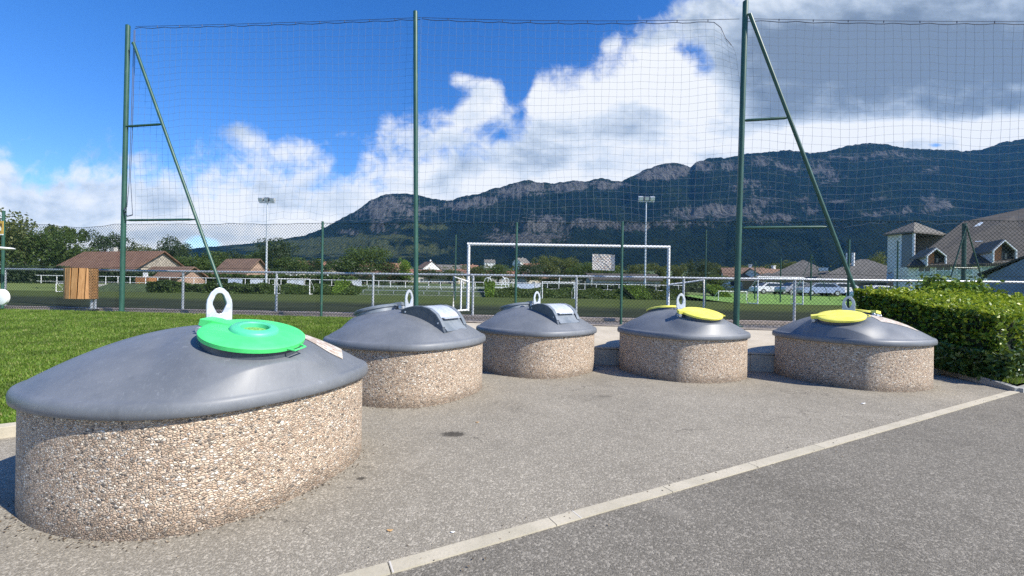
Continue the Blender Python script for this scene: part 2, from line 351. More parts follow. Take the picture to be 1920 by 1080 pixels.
def quads(name, V, m, parent=None, k=4):
    """V: (N,k,3) array of separate little faces"""
    N = len(V); me = bpy.data.meshes.new(name)
    me.vertices.add(N * k); me.vertices.foreach_set('co', V.reshape(-1).astype(np.float32))
    me.loops.add(N * k); me.loops.foreach_set('vertex_index', np.arange(N * k, dtype=np.int32))
    me.polygons.add(N); me.polygons.foreach_set('loop_start', np.arange(0, N * k, k, dtype=np.int32))
    me.update(calc_edges=True); me.materials.append(m)
    o = bpy.data.objects.new(name, me); col.objects.link(o)
    if parent: o.parent = parent
    return o
def leaves(P, size, flat=0.0, nrm=None):
    """diamond leaves at P (N,3)"""
    N = len(P); a = rng.normal(size=(N, 3)); 
    if nrm is not None: a = a - (a * nrm).sum(1, keepdims=True) * nrm * flat
    a /= np.linalg.norm(a, axis=1, keepdims=True) + 1e-9
    b = rng.normal(size=(N, 3))
    if nrm is not None: b = b - (b * nrm).sum(1, keepdims=True) * nrm * flat
    b -= (a * b).sum(1, keepdims=True) * a; b /= np.linalg.norm(b, axis=1, keepdims=True) + 1e-9
    s = size * rng.uniform(.6, 1.3, (N, 1))
    return np.stack([P - a * s, P - b * s * .55 + a * s * .1, P + a * s, P + b * s * .55 + a * s * .1], 1)
def tag(o, label=None, cat=None, group=None, kind=None):
    if label: o['label'] = label
    if cat: o['category'] = cat
    if group: o['group'] = group
    if kind: o['kind'] = kind
    return o
def empty(name, loc, rz=0.0, **kw):
    o = bpy.data.objects.new(name, None); col.objects.link(o); o.location = loc; o.rotation_euler = (0, 0, rz); o.empty_display_size = .2
    tag(o, **kw); return o
def copy_tree(o, parent=None):
    c = o.copy(); col.objects.link(c); c.parent = parent
    for ch in [x for x in KIDS.get(o.name, [])]: copy_tree(ch, c)
    return c
KIDS = {}
def index_kids(root):
    KIDS[root.name] = [x for x in bpy.data.objects if x.parent == root]
    for c in KIDS[root.name]: index_kids(c)
def smoothf(x, a, b):
    t = min(1, max(0, (x - a) / (b - a))); return t * t * (3 - 2 * t)
def wob(x, y=0.0, z=0.0, k=0):
    return (math.sin(x * 1.7 + k * 1.3 + y * .7) + math.sin(x * 3.9 + y * 2.3 + k * 2.1 + z) * .6 + math.sin(x * .61 - y * 1.9 + k + z * 1.3) * .9) / 2.5

# ------------------------------------------------------------------ setting: ground
fence_y = lambda x: 11.05 - .123 * x
wall_y = lambda x: 8.695 - .164 * x
rail_pt = lambda n: (-10.11 + 2.99 * n, 12.9 - .211 * n)
KERB = [(-40, -4), (-12, .6), (-6.6, 3.0), (-4.95, 3.82), (-4.55, 4.12), (-1.5, 8.94)]
def kerb_y(x):
    for (a, b), (c, d) in zip(KERB, KERB[1:]):
        if x <= c: return b + (d - b) * (x - a) / (c - a)
    return KERB[-1][1]
TZ = .64
def lawn_z(x, y):
    k = kerb_y(x); f = fence_y(x)
    t = (y - k) / (f - k)
    return .10 + (TZ - .10) * min(1, max(0, t)) ** .8
def grid_sheet(name, xs, ys, zf, m, yf=None, smooth=True, **kw):
    b = MB(); nx, ny = len(xs), len(ys); vs = []
    for j in range(ny):
        for i in range(nx):
            x = xs[i]; y = yf(x, ys[j]) if yf else ys[j]; vs.append((x, y, zf(x, y)))
    b.add(vs, [(j * nx + i, j * nx + i + 1, (j + 1) * nx + i + 1, (j + 1) * nx + i) for j in range(ny - 1) for i in range(nx - 1)])
    o = b.build(name, m, smooth='all' if smooth else False); tag(o, **kw); return o
lin = lambda a, b, n: [a + (b - a) * i / (n - 1) for i in range(n)]
b = MB(); b.poly([(-60, -25, -.004), (60, -25, -.004), (60, 12, -.004), (-60, 12, -.004)]); tag(b.build('road', M_road), kind='structure')
LA = GP(730, 1065, 0); LB = GP(1903, 734, 0); ld = (LB - LA).normalized(); ln = Vector((-ld.y, ld.x, 0))
A0 = LA - ld * 12; 
b = MB(); b.poly([(*A0.xy, 0), (*LB.xy, 0), (8.2, 8.2, 0), (8.2, 9.5, 0), (-14, 10.9, 0), (-22, 2, 0), (-22, A0.y - 2, 0)]); tag(b.build('forecourt_paving', M_fore), kind='structure')
b = MB(); bl = 1.0; n = 0; p = A0.copy(); L = (LB - A0).length; off = .52
while n * bl < L:
    a = A0 + ld * (n * bl + .003); c = A0 + ld * min(L, n * bl + bl - .003); w = ln * .047
    b.prism([a - w + Vector((0, 0, -.02)), a + w + Vector((0, 0, -.02)), a + w + Vector((0, 0, .005)), a - w + Vector((0, 0, .005))], c - a); n += 1
tag(b.build('concrete_edging', M_band), kind='structure')
def f_joint(p0):
    b = MB(); w = ln * .048; d = ld * .004
    b.prism([p0 - w - d + Vector((0, 0, .003)), p0 + w - d + Vector((0, 0, .003)), p0 + w + d + Vector((0, 0, .003)), p0 - w + d + Vector((0, 0, .003))], (0, 0, .0035)); return b
# big terrain
def gz(x, y):
    if y < 44: return -.06 + (.58 + .06) * smoothf(y + .14 * x, 9.8, 10.9) if y < 14 else .58
    if y < 60: base = .6 + (1.5 - .6) * smoothf(y, 43.5, 46.5) * (1 - smoothf(x, 20, 26)) + .9 * smoothf(x, 20, 26) * smoothf(y, 34, 60)
    else: base = 1.5
    d = max(0, y - 60)
    h = base + .020 * d + 2.2e-5 * d * d
    if y > 1500: h = base + .020 * 1440 + 2.2e-5 * 1440 ** 2 - (y - 1500) * .05
    return h + wob(x * .02, y * .02) * .6 * smoothf(y, 60, 200) + wob(x * .006, y * .005, k=3) * 4 * smoothf(y, 200, 500)
M_fields = mat('fields', noisy((.05, .085, .02), (.13, .17, .045), .012, .95, .3, .5, coord='World'))
ys = [-25, 0, 6, 8, 9, 9.5, 10, 10.5, 11, 12, 14, 20, 30, 43.5, 44.5, 45.5, 46.5, 50, 55, 60, 70, 85, 100, 125, 150, 180, 220, 260, 320, 400, 500, 650, 800, 1000, 1250, 1500, 2000]
xs_ = [-2600, -1600, -1000, -650, -400, -250, -160, -110, -80, -60, -45, -35, -28, -22, -17, -13, -9, -6, -3, 0, 3, 6, 9, 13, 17, 20, 22, 24, 26, 30, 35, 45, 60, 80, 110, 160, 250, 400, 650, 1000, 1600, 2600, 3800]
grid_sheet('ground', xs_, ys, gz, M_fields, kind='structure')
# concrete slab behind the containers, rising to the fence
SLX = -1.5
def slab_z(x, y):
    w = wall_y(x); f = fence_y(x) - .45; return .35 + (.60 - .35) * min(1, max(0, (y - w) / (f - w)))
grid_sheet('concrete_slab', lin(SLX, 6.9, 24), lin(0, 1, 8), slab_z, M_slab, yf=lambda x, t: wall_y(x) - .02 + t * (fence_y(x) - .45 - wall_y(x)), kind='structure')
grid_sheet('gravel_strip', lin(-40, 40, 120), [0, .33, .66, 1], lambda x, y: TZ - .035 + .02 * wob(x * 9, y * 9), M_grav, yf=lambda x, t: fence_y(x) - .5 + t * 2.6, kind='structure')
# retaining wall under the slab: blocks with a joint line
b = MB()
for i in range(7):
    x0 = SLX + i * 1.2; x1 = x0 + 1.195
    p0 = Vector((x0, wall_y(x0), 0)); p1 = Vector((x1, wall_y(x1), 0)); dv = p1 - p0; nv = Vector((dv.y, -dv.x, 0)).normalized()
    b.prism([p0 + Vector((0, 0, -.05)), p0 + nv * .10 + Vector((0, 0, -.05)), p0 + nv * .10 + Vector((0, 0, .305)), p0 + Vector((0, 0, .305))], dv)
    b.prism([p0 + Vector((0, .02, .315)), p0 + nv * .115 + Vector((0, 0, .315)), p0 + nv * .115 + Vector((0, 0, .352)), p0 + Vector((0, .02, .352))], dv)
tag(b.build('retaining_wall', M_wallc, bev=.004), 'low grey concrete retaining wall carrying the pale slab behind the containers', 'wall')
# lawn
lawn = grid_sheet('lawn', lin(-40, SLX, 110), lin(0, 1, 26), lawn_z, M_lawn, yf=lambda x, t: kerb_y(x) + t * (fence_y(x) - .35 - kerb_y(x)), kind='structure')
b = MB()
for (a, bb), (c, d) in zip(KERB, KERB[1:]):
    p0 = Vector((a, bb, 0)); p1 = Vector((c, d, 0)); L = (p1 - p0).length; dv = (p1 - p0).normalized(); nv = Vector((dv.y, -dv.x, 0)); k = max(1, round(L)); 
    for i in range(k):
        q0 = p0 + dv * (L * i / k + .004); 
        b.prism([q0 + Vector((0, 0, -.05)), q0 + nv * .09 + Vector((0, 0, -.05)), q0 + nv * .09 + Vector((0, 0, .105)), q0 + Vector((0, 0, .12))], dv * (L / k - .008))
tag(b.build('lawn_kerb', M_band, bev=.006), kind='structure')
N = 230000
X = rng.uniform(-16, SLX, N * 2); Yk = np.array([kerb_y(x) for x in X]); Yf = 11.05 - .123 * X - .3; T = rng.uniform(0, 1, N * 2); Yy = Yk + T * (Yf - Yk)
keep = (X / Yy > -1.32) & (rng.uniform(0, 1, N * 2) < np.clip(6.5 / Yy, .35, 1)); X, Yy, Yk, Yf = X[keep], Yy[keep], Yk[keep], Yf[keep]
Zz = .10 + (TZ - .10) * np.clip((Yy - Yk) / (Yf + -.0 - Yk), 0, 1) ** .8
def blades(X, Y, Z, h, w):
    n = len(X); a = rng.uniform(0, 6.283, n); lean = rng.uniform(0, .9, n) * h; la = rng.uniform(0, 6.283, n); hh = h * rng.uniform(.5, 1.3, n)
    P = np.stack([X, Y, Z], 1); d = np.stack([np.cos(a), np.sin(a), 0 * a], 1) * w
    return np.stack([P - d, P + d, P + np.stack([np.cos(la) * lean, np.sin(la) * lean, hh], 1)], 1)
tag(quads('lawn_grass', blades(X, Yy, Zz - .005, .036, .009), M_blade, k=3), 'short bright green mown grass covering the lawn left of the containers', 'grass', kind='stuff')
# grass corner on the right
GC = [Vector((LB.x, LB.y, .02)), GP(1768, 700, 0) + Vector((0, 0, .1))]
def gcz(x, y): return .06 + .5 * smoothf(y - (LB.y + (x - LB.x) * .3), .2, 4.2) + .04
ex = lambda x: LB.y + (x - LB.x) * .52
b = MB(); vs = []; 
xs2 = [6.88, 7.2, 7.6, 8.08] + lin(8.12, 22, 40); ysn = 16
for x in xs2:
    y0 = (ex(x) if x > 8.1 else 7.75); y1 = fence_y(x) - .4
    for j in range(ysn): y = y0 + (y1 - y0) * j / (ysn - 1); vs.append((x, y, gcz(x, y)))
b.add(vs, [(i * ysn + j, (i + 1) * ysn + j, (i + 1) * ysn + j + 1, i * ysn + j + 1) for i in range(len(xs2) - 1) for j in range(ysn - 1)])
tag(b.build('grass_corner', M_lawn, smooth='all'), kind='structure')
Xg = rng.uniform(7.9, 13, 14000); Yg = (LB.y + (Xg - LB.x) * .52) + rng.uniform(0.02, 1, 14000) ** 1.5 * 3
tag(quads('verge_grass', blades(Xg, Yg, np.array([gcz(a, c) for a, c in zip(Xg, Yg)]), .07, .010), M_blade, k=3), 'ragged green grass at the foot of the ivy hedge', 'grass', kind='stuff')
b = MB(); k0 = Vector((LB.x + .03, LB.y - .02, 0)); k1 = GP(1768, 700, 0); k1.z = 0; k2 = Vector((6.95, 7.72, 0))
for a, c, ha, hc in ((k0, k1, .06, .20), (k1, k2, .20, .34)):
    dv = (c - a).normalized(); nv = Vector((-dv.y, dv.x, 0)) * .05
    vs = [a - nv + Vector((0, 0, -.04)), a + nv + Vector((0, 0, -.04)), a + nv + Vector((0, 0, ha)), a - nv + Vector((0, 0, ha)), c - nv + Vector((0, 0, -.04)), c + nv + Vector((0, 0, -.04)), c + nv + Vector((0, 0, hc)), c - nv + Vector((0, 0, hc))]
    b.add(vs, [(0, 1, 2, 3), (4, 7, 6, 5), (0, 4, 5, 1), (1, 5, 6, 2), (2, 6, 7, 3), (3, 7, 4, 0)])
dv = Vector((1, .52, 0)).normalized(); nv = Vector((-dv.y, dv.x, 0)) * .05; a = k0.copy(); c = a + dv * 14
b.prism([a - nv + Vector((0, 0, -.04)), a + nv + Vector((0, 0, -.04)), a + nv + Vector((0, 0, .06)), a - nv + Vector((0, 0, .06))], c - a)
tag(b.build('garden_kerb', M_wallc, bev=.006), kind='structure')
# pitch
grid_sheet('football_pitch', lin(-75, 75, 60), lin(0, 1, 30), lambda x, y: .665, M_pitch, yf=lambda x, t: (13.05 - .07 * x) + t * (42.6 + .03 * x - (13.05 - .07 * x)), kind='structure')
b = MB()
for n in range(-10, 13):
    x0, y0 = rail_pt(n); x1, y1 = rail_pt(n + 1); b.prism([(x0, y0 - .16, .55), (x0, y0 + .12, .55), (x0, y0 + .12, .70), (x0, y0 - .16, .70)], (x1 - x0 - .01, y1 - y0, 0))
tag(b.build('pitch_kerb', mat('pinkish_kerb', f_conc((.32, .27, .23), (.46, .39, .34)))), kind='structure')
# ------------------------------------------------------------------ waste containers
CA, CB, CN = 1.104, 1.015, 1.571
_TB = {}
def _table(a, b):
    k = (round(a, 5), round(b, 5))
    if k not in _TB:
        n = 720; al = np.arange(n) * 2 * np.pi / n; raw = ((abs(np.cos(al)) / a) ** CN + (abs(np.sin(al)) / b) ** CN) ** (-1 / CN)
        w = np.exp(-.5 * (np.arange(-60, 61) / 17.0) ** 2); w /= w.sum(); _TB[k] = np.convolve(np.concatenate([raw[-60:], raw, raw[:60]]), w, 'valid')
    return _TB[k]
def rad(al, q, a=CA, b=CB):
    T_ = _table(a, b); f_ = (al / (2 * math.pi) * 720) % 720; i_ = int(f_); rs = T_[i_ % 720] * (1 - f_ + i_) + T_[(i_ + 1) % 720] * (f_ - i_)
    c, s = abs(math.cos(al)), abs(math.sin(al)); re = ((c / a) ** 2 + (s / b) ** 2) ** -.5
    return q * (re * .93 * (1 - q * q) + rs * q * q)
def rad_old(al, q, a=CA, b=CB):
    c, s = abs(math.cos(al)), abs(math.sin(al))
    rs = ((c / a) ** CN + (s / b) ** CN) ** (-1 / CN); re = ((c / a) ** 2 + (s / b) ** 2) ** -.5
    return q * (re * .93 * (1 - q * q) + rs * q * q)
def hdome(q): return .785 + .355 * (1 - q ** 2.2)
OV = .043
BUMPS = []
def boss(x, y, z):
    for (cx, cy, phi, z0, tilt) in BUMPS:
        dx, dy = x - cx, y - cy; d = math.hypot(dx, dy)
        if d < .60:
            zp = z0 - .070 - math.tan(tilt) * (dx * math.cos(phi) + dy * math.sin(phi)); w = 1 - smoothf(d, .31, .60); w = w ** 1.25
            if zp > z: z += (zp - z) * w
    return z
def dome_z(x, y):
    return boss(x, y, dome_z0(x, y))
def dome_z0(x, y):
    al = math.atan2(y, x); r = math.hypot(x, y); lo, hi = 0, 1.
    for _ in range(24):
        mid = (lo + hi) / 2
        if rad(al, mid, CA + OV - .045, CB + OV - .045) < r: lo = mid
        else: hi = mid
    return hdome(lo)
def ring(q, z, a, b, n=160): return [(rad(2 * math.pi * k / n, q, a, b) * math.cos(2 * math.pi * k / n), rad(2 * math.pi * k / n, q, a, b) * math.sin(2 * math.pi * k / n), z) for k in range(n)]
def loft(rings, cap0=True, cap1=True):
    b = MB(); n = len(rings[0]); vs = [p for r in rings for p in r]
    fs = [(i * n + k, i * n + (k + 1) % n, (i + 1) * n + (k + 1) % n, (i + 1) * n + k) for i in range(len(rings) - 1) for k in range(n)]
    if cap0: fs.append(tuple(range(n - 1, -1, -1)))
    if cap1: fs.append(tuple((len(rings) - 1) * n + k for k in range(n)))
    b.add(vs, fs); return b
def frame_at(x, y, z, phi, tilt):
    """matrix: origin x,y,z, local x axis along phi, tilted downhill by tilt"""
    return Matrix.Translation((x, y, z)) @ Matrix.Rotation(phi, 4, 'Z') @ Matrix.Rotation(tilt, 4, 'Y')
def round_hatch(root, phi, hinge, m, d=.62, z=None, tilt=R(14), glass=False, name='hatch', low=False, handle=True, lift=.0):
    cx, cy = d * math.cos(phi), d * math.sin(phi); z = dome_z0(cx, cy) + .098
    K = .92
    M = frame_at(cx, cy, z, phi, tilt) @ Matrix.Diagonal((K, K, 1, 1)); H = Matrix.Rotation(hinge - phi, 4, 'Z')
    c = MB(); c.lathe([(.335, -.13), (.330, -.03), (.338, -.025), (.338, -.005), (.30, 0)], 56, M); c.build('collar', M_dgrey if not low else M_mgrey, root, smooth=True)
    b = MB(); b.lathe([(.335, -.014), (.352, -.016), (.355, .012), (.345, .020), (.32, .026), (.20, .036)] + ([(.10, .038), (.098, .012), (.05, .006), (.01, .004)] if glass else [(.03, .042)]), 64, M)
    lid = b.build(name, m, root, smooth=True)
    MH = M @ H; P = lambda x, y, z: MH @ Vector((x, y, z))
    h = MB()
    vs = [P(.16, -.03, .030), P(.16, .03, .030), P(.435, .062, -.02), P(.435, -.062, -.02), P(.16, -.03, .040), P(.16, .03, .040), P(.435, .055, .030), P(.435, -.055, .030), P(.33, -.058, -.02), P(.33, .058, -.02), P(.33, -.050, .040), P(.33, .050, .040)]
    h.add(vs, [(0, 1, 9, 8), (4, 10, 11, 5), (0, 4, 5, 1), (0, 8, 10, 4), (1, 5, 11, 9), (8, 9, 2, 3), (10, 7, 6, 11), (8, 3, 7, 10), (9, 11, 6, 2), (2, 6, 7, 3)])
    h.build('hinge_arm', m, lid, bev=.004)
    k = MB(); k.tube([P(.405, -.085, -.045), P(.405, .085, -.045)], .014, 10); k.tube([P(.405, -.088, -.045), P(.405, -.066, -.045)], .026, 6); k.tube([P(.405, .088, -.045), P(.405, .066, -.045)], .026, 6)
    k.box(P(.40, 0, -.075), (.06, .05, .09), M=(MH.to_3x3())); k.build('hinge_bolt', M_galv, lid, smooth=True)
    if handle:
        g = MB(); r = .342; g.tube([P(-r, -.07, 0), P(-r - .055, -.062, -.004), P(-r - .055, .062, -.004), P(-r, .07, 0)], .007, 8); g.build('handle', m, lid, smooth=True)
    if glass:
        q = MB(); q.lathe([(.093, .020), (.096, .060), (.104, .067), (.150, .062), (.164, .050), (.168, .030)], 56, M, caps=False); q.build('ring_collar', M_teal, lid, smooth=True)
        q = MB(); q.lathe([(.0955, .030), (.06, .036), (.01, .033)], 40, M, caps=False); q.build('brush_opening', M_gdirt, lid, smooth=True)
    return lid
def sticker(root, cx, cy, rz, w, h, m):
    b = MB(); n = 10; k = 8; vs = []
    for j in range(k + 1):
        for i in range(n + 1):
            lx, ly = (i / n - .5) * w, (j / k - .5) * h; x = cx + lx * math.cos(rz) - ly * math.sin(rz); y = cy + lx * math.sin(rz) + ly * math.cos(rz)
            vs.append((x, y, dome_z(x, y) + .006))
    b.add(vs, [(j * (n + 1) + i, j * (n + 1) + i + 1, (j + 1) * (n + 1) + i + 1, (j + 1) * (n + 1) + i) for j in range(k) for i in range(n)])
    o = b.build('sticker', m, root, smooth='all')
    uv = o.data.uv_layers.new(name='uv'); idx = [l.vertex_index for l in o.data.loops]
    for li, vi in enumerate(idx): uv.data[li].uv = ((vi % (n + 1)) / n, (vi // (n + 1)) / k)
    return o
def f_stick(t, b):
    uv = t.add('ShaderNodeUVMap').outputs[0]; sp = t.add('ShaderNodeSeparateXYZ', {0: uv}); x, y = sp.outputs[0], sp.outputs[1]
    rows = t.m('FRACT', t.m('MULTIPLY', y, 7.0)); line = t.ss(rows, .55, .62)
    mp = t.add('ShaderNodeMapping', {0: uv, 3: (26, 7, 1)}); wn = t.add('ShaderNodeTexWhiteNoise', {'Vector': t.add('ShaderNodeVectorMath', {0: mp.outputs[0]}, operation='FLOOR').outputs[0]}, noise_dimensions='2D')
    words = t.m('GREATER_THAN', wn.outputs[0], .42)
    inside = t.m('MULTIPLY', t.m('MULTIPLY', t.m('GREATER_THAN', x, .08), t.m('LESS_THAN', x, .9)), t.m('MULTIPLY', t.m('GREATER_THAN', y, .08), t.m('LESS_THAN', y, .94)))
    n = t.noise(uv, 6, 6, .7)
    c = t.mix(t.ss(n, .42, .62), (.60, .56, .49), (.42, .33, .24))
    c = t.mix(t.m('MULTIPLY', t.m('MULTIPLY', t.m('MULTIPLY', line, words), inside), .6), c, (.28, .12, .07))
    t.set(b.inputs['Base Color'], c); b.inputs['Roughness'].default_value = .5
M_stick = mat('faded_sticker', f_stick)
def f_notice(t, b):
    f_stick(t, b); t.set(b.inputs['Base Color'], t.mix(.35, t.mix(1.0, b.inputs['Base Color'].links[0].from_socket, (1.7, 1.7, 1.75), 'MULTIPLY'), (.85, .82, .76)))
def eye_plate(root, phi, w=.22, h=.33):
    z0 = 1.14
    out = [(-.11, 0), (-.112, .17), (-.105, .215), (-.075, .275), (-.035, .31), (0, .32), (.035, .31), (.075, .275), (.105, .215), (.112, .17), (.11, 0), (.0, 0)]
    inn = [(-.024, .100), (-.060, .172), (-.060, .192), (-.036, .252), (-.020, .268), (0, .272), (.020, .268), (.036, .252), (.060, .192), (.060, .172), (.024, .100), (0, .092)]
    out = [(x * .80, z * .92) for x, z in out]; inn = [(x * .80, z * .92) for x, z in inn]
    M = Matrix.Translation((0, 0, z0)) @ Matrix.Rotation(phi + math.pi / 2, 4, 'Z'); n = len(out); vs = []
    for y in (-.008, .008):
        vs += [M @ Vector((x, y, z)) for x, z in out]; vs += [M @ Vector((x, y, z)) for x, z in inn]
    fs = []
    for k in range(n):
        j = (k + 1) % n
        fs += [(k, j, n + j, n + k), (2 * n + k, 3 * n + k, 3 * n + j, 2 * n + j), (k, 2 * n + k, 2 * n + j, j), (n + k, n + j, 3 * n + j, 3 * n + k)]
    b = MB(); b.add(vs, fs); o = b.build('lifting_eye', M_galv, root, bev=.003)
    b = MB(); b.box((0, 0, z0 + .012), (.06, .26, .012), phi); b.tube([M @ Vector((-.085, -.03, .015)), M @ Vector((-.085, -.03, .035))], .012, 6); b.tube([M @ Vector((.085, -.03, .015)), M @ Vector((.085, -.03, .035))], .012, 6)
    b.build('base_plate', M_galv, o)
def drum_hatch(root, phi):
    M = Matrix.Rotation(phi, 4, 'Z')
    top = [(.10, 1.145), (.20, 1.180), (.32, 1.205), (.44, 1.205), (.56, 1.175), (.66, 1.110), (.73, 1.02), (.77, .945)]
    bot = [(.80, .88), (.55, .90), (.30, .98), (.10, 1.05)]
    for s in (-1, 1):
        b = MB(); y = .30 * s; b.prism([M @ Vector((t, y, z)) for t, z in top + bot], M.to_3x3() @ Vector((0, -.045 * s, 0))); b.build('side_panel', M_dgrey, root)
        b = MB()
        for (t0, z0), (t1, z1) in zip(top, top[1:]):
            d = Vector((t1 - t0, 0, z1 - z0)).normalized(); nn = Vector((-d.z, 0, d.x)) * .012
            y0, y1 = .303 * s, .235 * s
            p = [Vector((t0, y0, z0 + .001)), Vector((t0, y1, z0 + .001)), Vector((t1, y1, z1 + .001)), Vector((t1, y0, z1 + .001))]
            b.add([M @ q for q in p] + [M @ (q + nn) for q in p], [(0, 1, 2, 3), (4, 7, 6, 5), (0, 4, 5, 1), (1, 5, 6, 2), (2, 6, 7, 3), (3, 7, 4, 0)])
        b.build('trim_strip', M_mgrey, root)
    # back cover and curved steel flap
    def arc(pts, y0, y1, inset, name, m, th=.008):
        b = MB(); n = len(pts); P = []
        for k, (t, z) in enumerate(pts): P.append((t, z - inset))
        vs = []
        for (t, z) in P: vs += [M @ Vector((t, y0, z)), M @ Vector((t, y1, z)), M @ Vector((t, y0, z - th)), M @ Vector((t, y1, z - th))]
        fs = []
        for k in range(n - 1):
            a, c = 4 * k, 4 * k + 4; fs += [(a, a + 1, c + 1, c), (a + 2, c + 2, c + 3, a + 3), (a, c, c + 2, a + 2), (a + 1, a + 3, c + 3, c + 1)]
        fs += [(0, 2, 3, 1), (4 * n - 4, 4 * n - 3, 4 * n - 1, 4 * n - 2)]; b.add(vs, fs); return b.build(name, m, root, smooth=True)
    arc(top[:3], -.25, .25, .002, 'rear_cover', M_mgrey)
    f = arc([(.30, 1.212), (.38, 1.218), (.44, 1.215), (.51, 1.202), (.57, 1.178), (.63, 1.142), (.67, 1.106), (.695, 1.072)], -.232, .232, .004, 'steel_flap', M_steel)
    b = MB(); b.add([M @ Vector(p) for p in [(.69, -.2, 1.075), (.69, .2, 1.075), (.745, .19, 1.058), (.745, -.19, 1.058), (.69, -.2, 1.066), (.69, .2, 1.066), (.745, .19, 1.050), (.745, -.19, 1.050)]], [(0, 1, 2, 3), (4, 7, 6, 5), (0, 4, 5, 1), (1, 5, 6, 2), (2, 6, 7, 3), (3, 7, 4, 0)]); b.build('flap_lip', M_steel, f)
    b = MB(); b.prism([M @ Vector((t, -.25, z)) for t, z in [(.685, 1.06), (.735, .99), (.775, .935), (.82, .895), (.78, .87), (.62, .90)]], M.to_3x3() @ Vector((0, .50, 0))); b.build('front_apron', M_mgrey, root)
    for s in (-1, 1):
        for t, z in ((.17, 1.13), (.70, 1.00)): b = MB(); b.tube([M @ Vector((t, .298 * s, z)), M @ Vector((t, .307 * s, z))], .012, 8); b.build('rivet', M_galv, root)
def container(idx, x, y, th, phi, kind, label, hinge=None, sk=None):
    root = empty('waste_container', (x, y, 0), th, label=label, cat='waste container', group='semi-buried waste containers on the forecourt')
    phi -= th
    if hinge is not None: hinge -= th
    loft([ring(1, -.08, CA, CB), ring(1, .25, CA, CB), ring(1, .50, CA, CB), ring(1, .712, CA, CB)]).build('concrete_wall', M_agg, root, smooth=True)
    a, bb = CA + OV, CB + OV
    rs = [ring(1, .690, a - .03, bb - .03), ring(1, .688, a - .008, bb - .008), ring(1, .694, a, bb), ring(1, .725, a + .004, bb + .004), ring(1, .752, a, bb), ring(1, .772, a - .012, bb - .012), ring(1, .782, a - .028, bb - .028)]
    BUMPS.clear(); rphi = phi + math.pi
    if kind != 'drum': BUMPS.append((.62 * math.cos(phi), .62 * math.sin(phi), phi, dome_z0(.62 * math.cos(phi), .62 * math.sin(phi)) + .098, R(14)))
    if kind != 'glass': dr_ = .58 if kind == 'drum' else .60; BUMPS.append((dr_ * math.cos(rphi), dr_ * math.sin(rphi), rphi, dome_z0(dr_ * math.cos(rphi), dr_ * math.sin(rphi)) + .098, R(13)))
    for q in [1, .985, .965] + [.94 - .03 * k_ for k_ in range(31)]:
        rs.append([(x_, y_, boss(x_, y_, z_)) for x_, y_, z_ in ring(q, hdome(q), a - .045, bb - .045, 160)])
    dome = loft(rs).build('lid', M_dome, root, smooth='all')
    b = MB(); b.lathe([(.10, 1.10), (.10, 1.142), (.085, 1.150)], 32); b.build('cap_plate', M_dgrey, root, smooth=True)
    eye_plate(root, phi)
    if kind == 'drum': drum_hatch(root, phi); round_hatch(root, phi + math.pi, phi + R(20), M_mgrey, name='rear_hatch', low=True, d=.58, handle=False)
    else:
        m = M_green if kind == 'glass' else M_yellow
        round_hatch(root, phi, hinge, m, glass=kind == 'glass', name='hatch')
        round_hatch(root, phi + math.pi, phi + R(150 if kind == 'glass' else 60), m if kind != 'glass' else m, glass=False, name='rear_hatch', d=.60, tilt=R(13), handle=False) if kind != 'glass' else None
    if sk: 
        sx, sy, srz, sw, sh = sk; c_, s_ = math.cos(-th), math.sin(-th)
        sticker(root, sx * c_ - sy * s_, sx * s_ + sy * c_, srz - th, sw, sh, M_stick)
    return root
container(0, -2.32, 3.332, .447, R(-36), 'glass', 'nearest container of the row, grey domed lid with a green round hatch', R(171), (.60, .24, R(24), .52, .46))
container(1, -1.477, 6.037, .321, R(-24), 'drum', 'grey domed container with steel drum flap, directly behind the green-hatched one', None)
container(2, .469, 7.856, .053, R(-48), 'drum', 'smallest-looking grey container with steel drum flap, standing before the white sign on the fence')
container(3, 3.10, 7.695, -.354, R(-80), 'yellow', 'container with yellow round hatches standing between the two wall gaps, near the tall green pole', R(178), (.62, -.05, R(-5), .42, .50))
container(4, 5.845, 7.283, -.443, R(-138), 'yellow', 'container with yellow hatch and a faded notice on its lid, beside the hedge', R(150), (.36, -.42, R(-6), .56, .36))
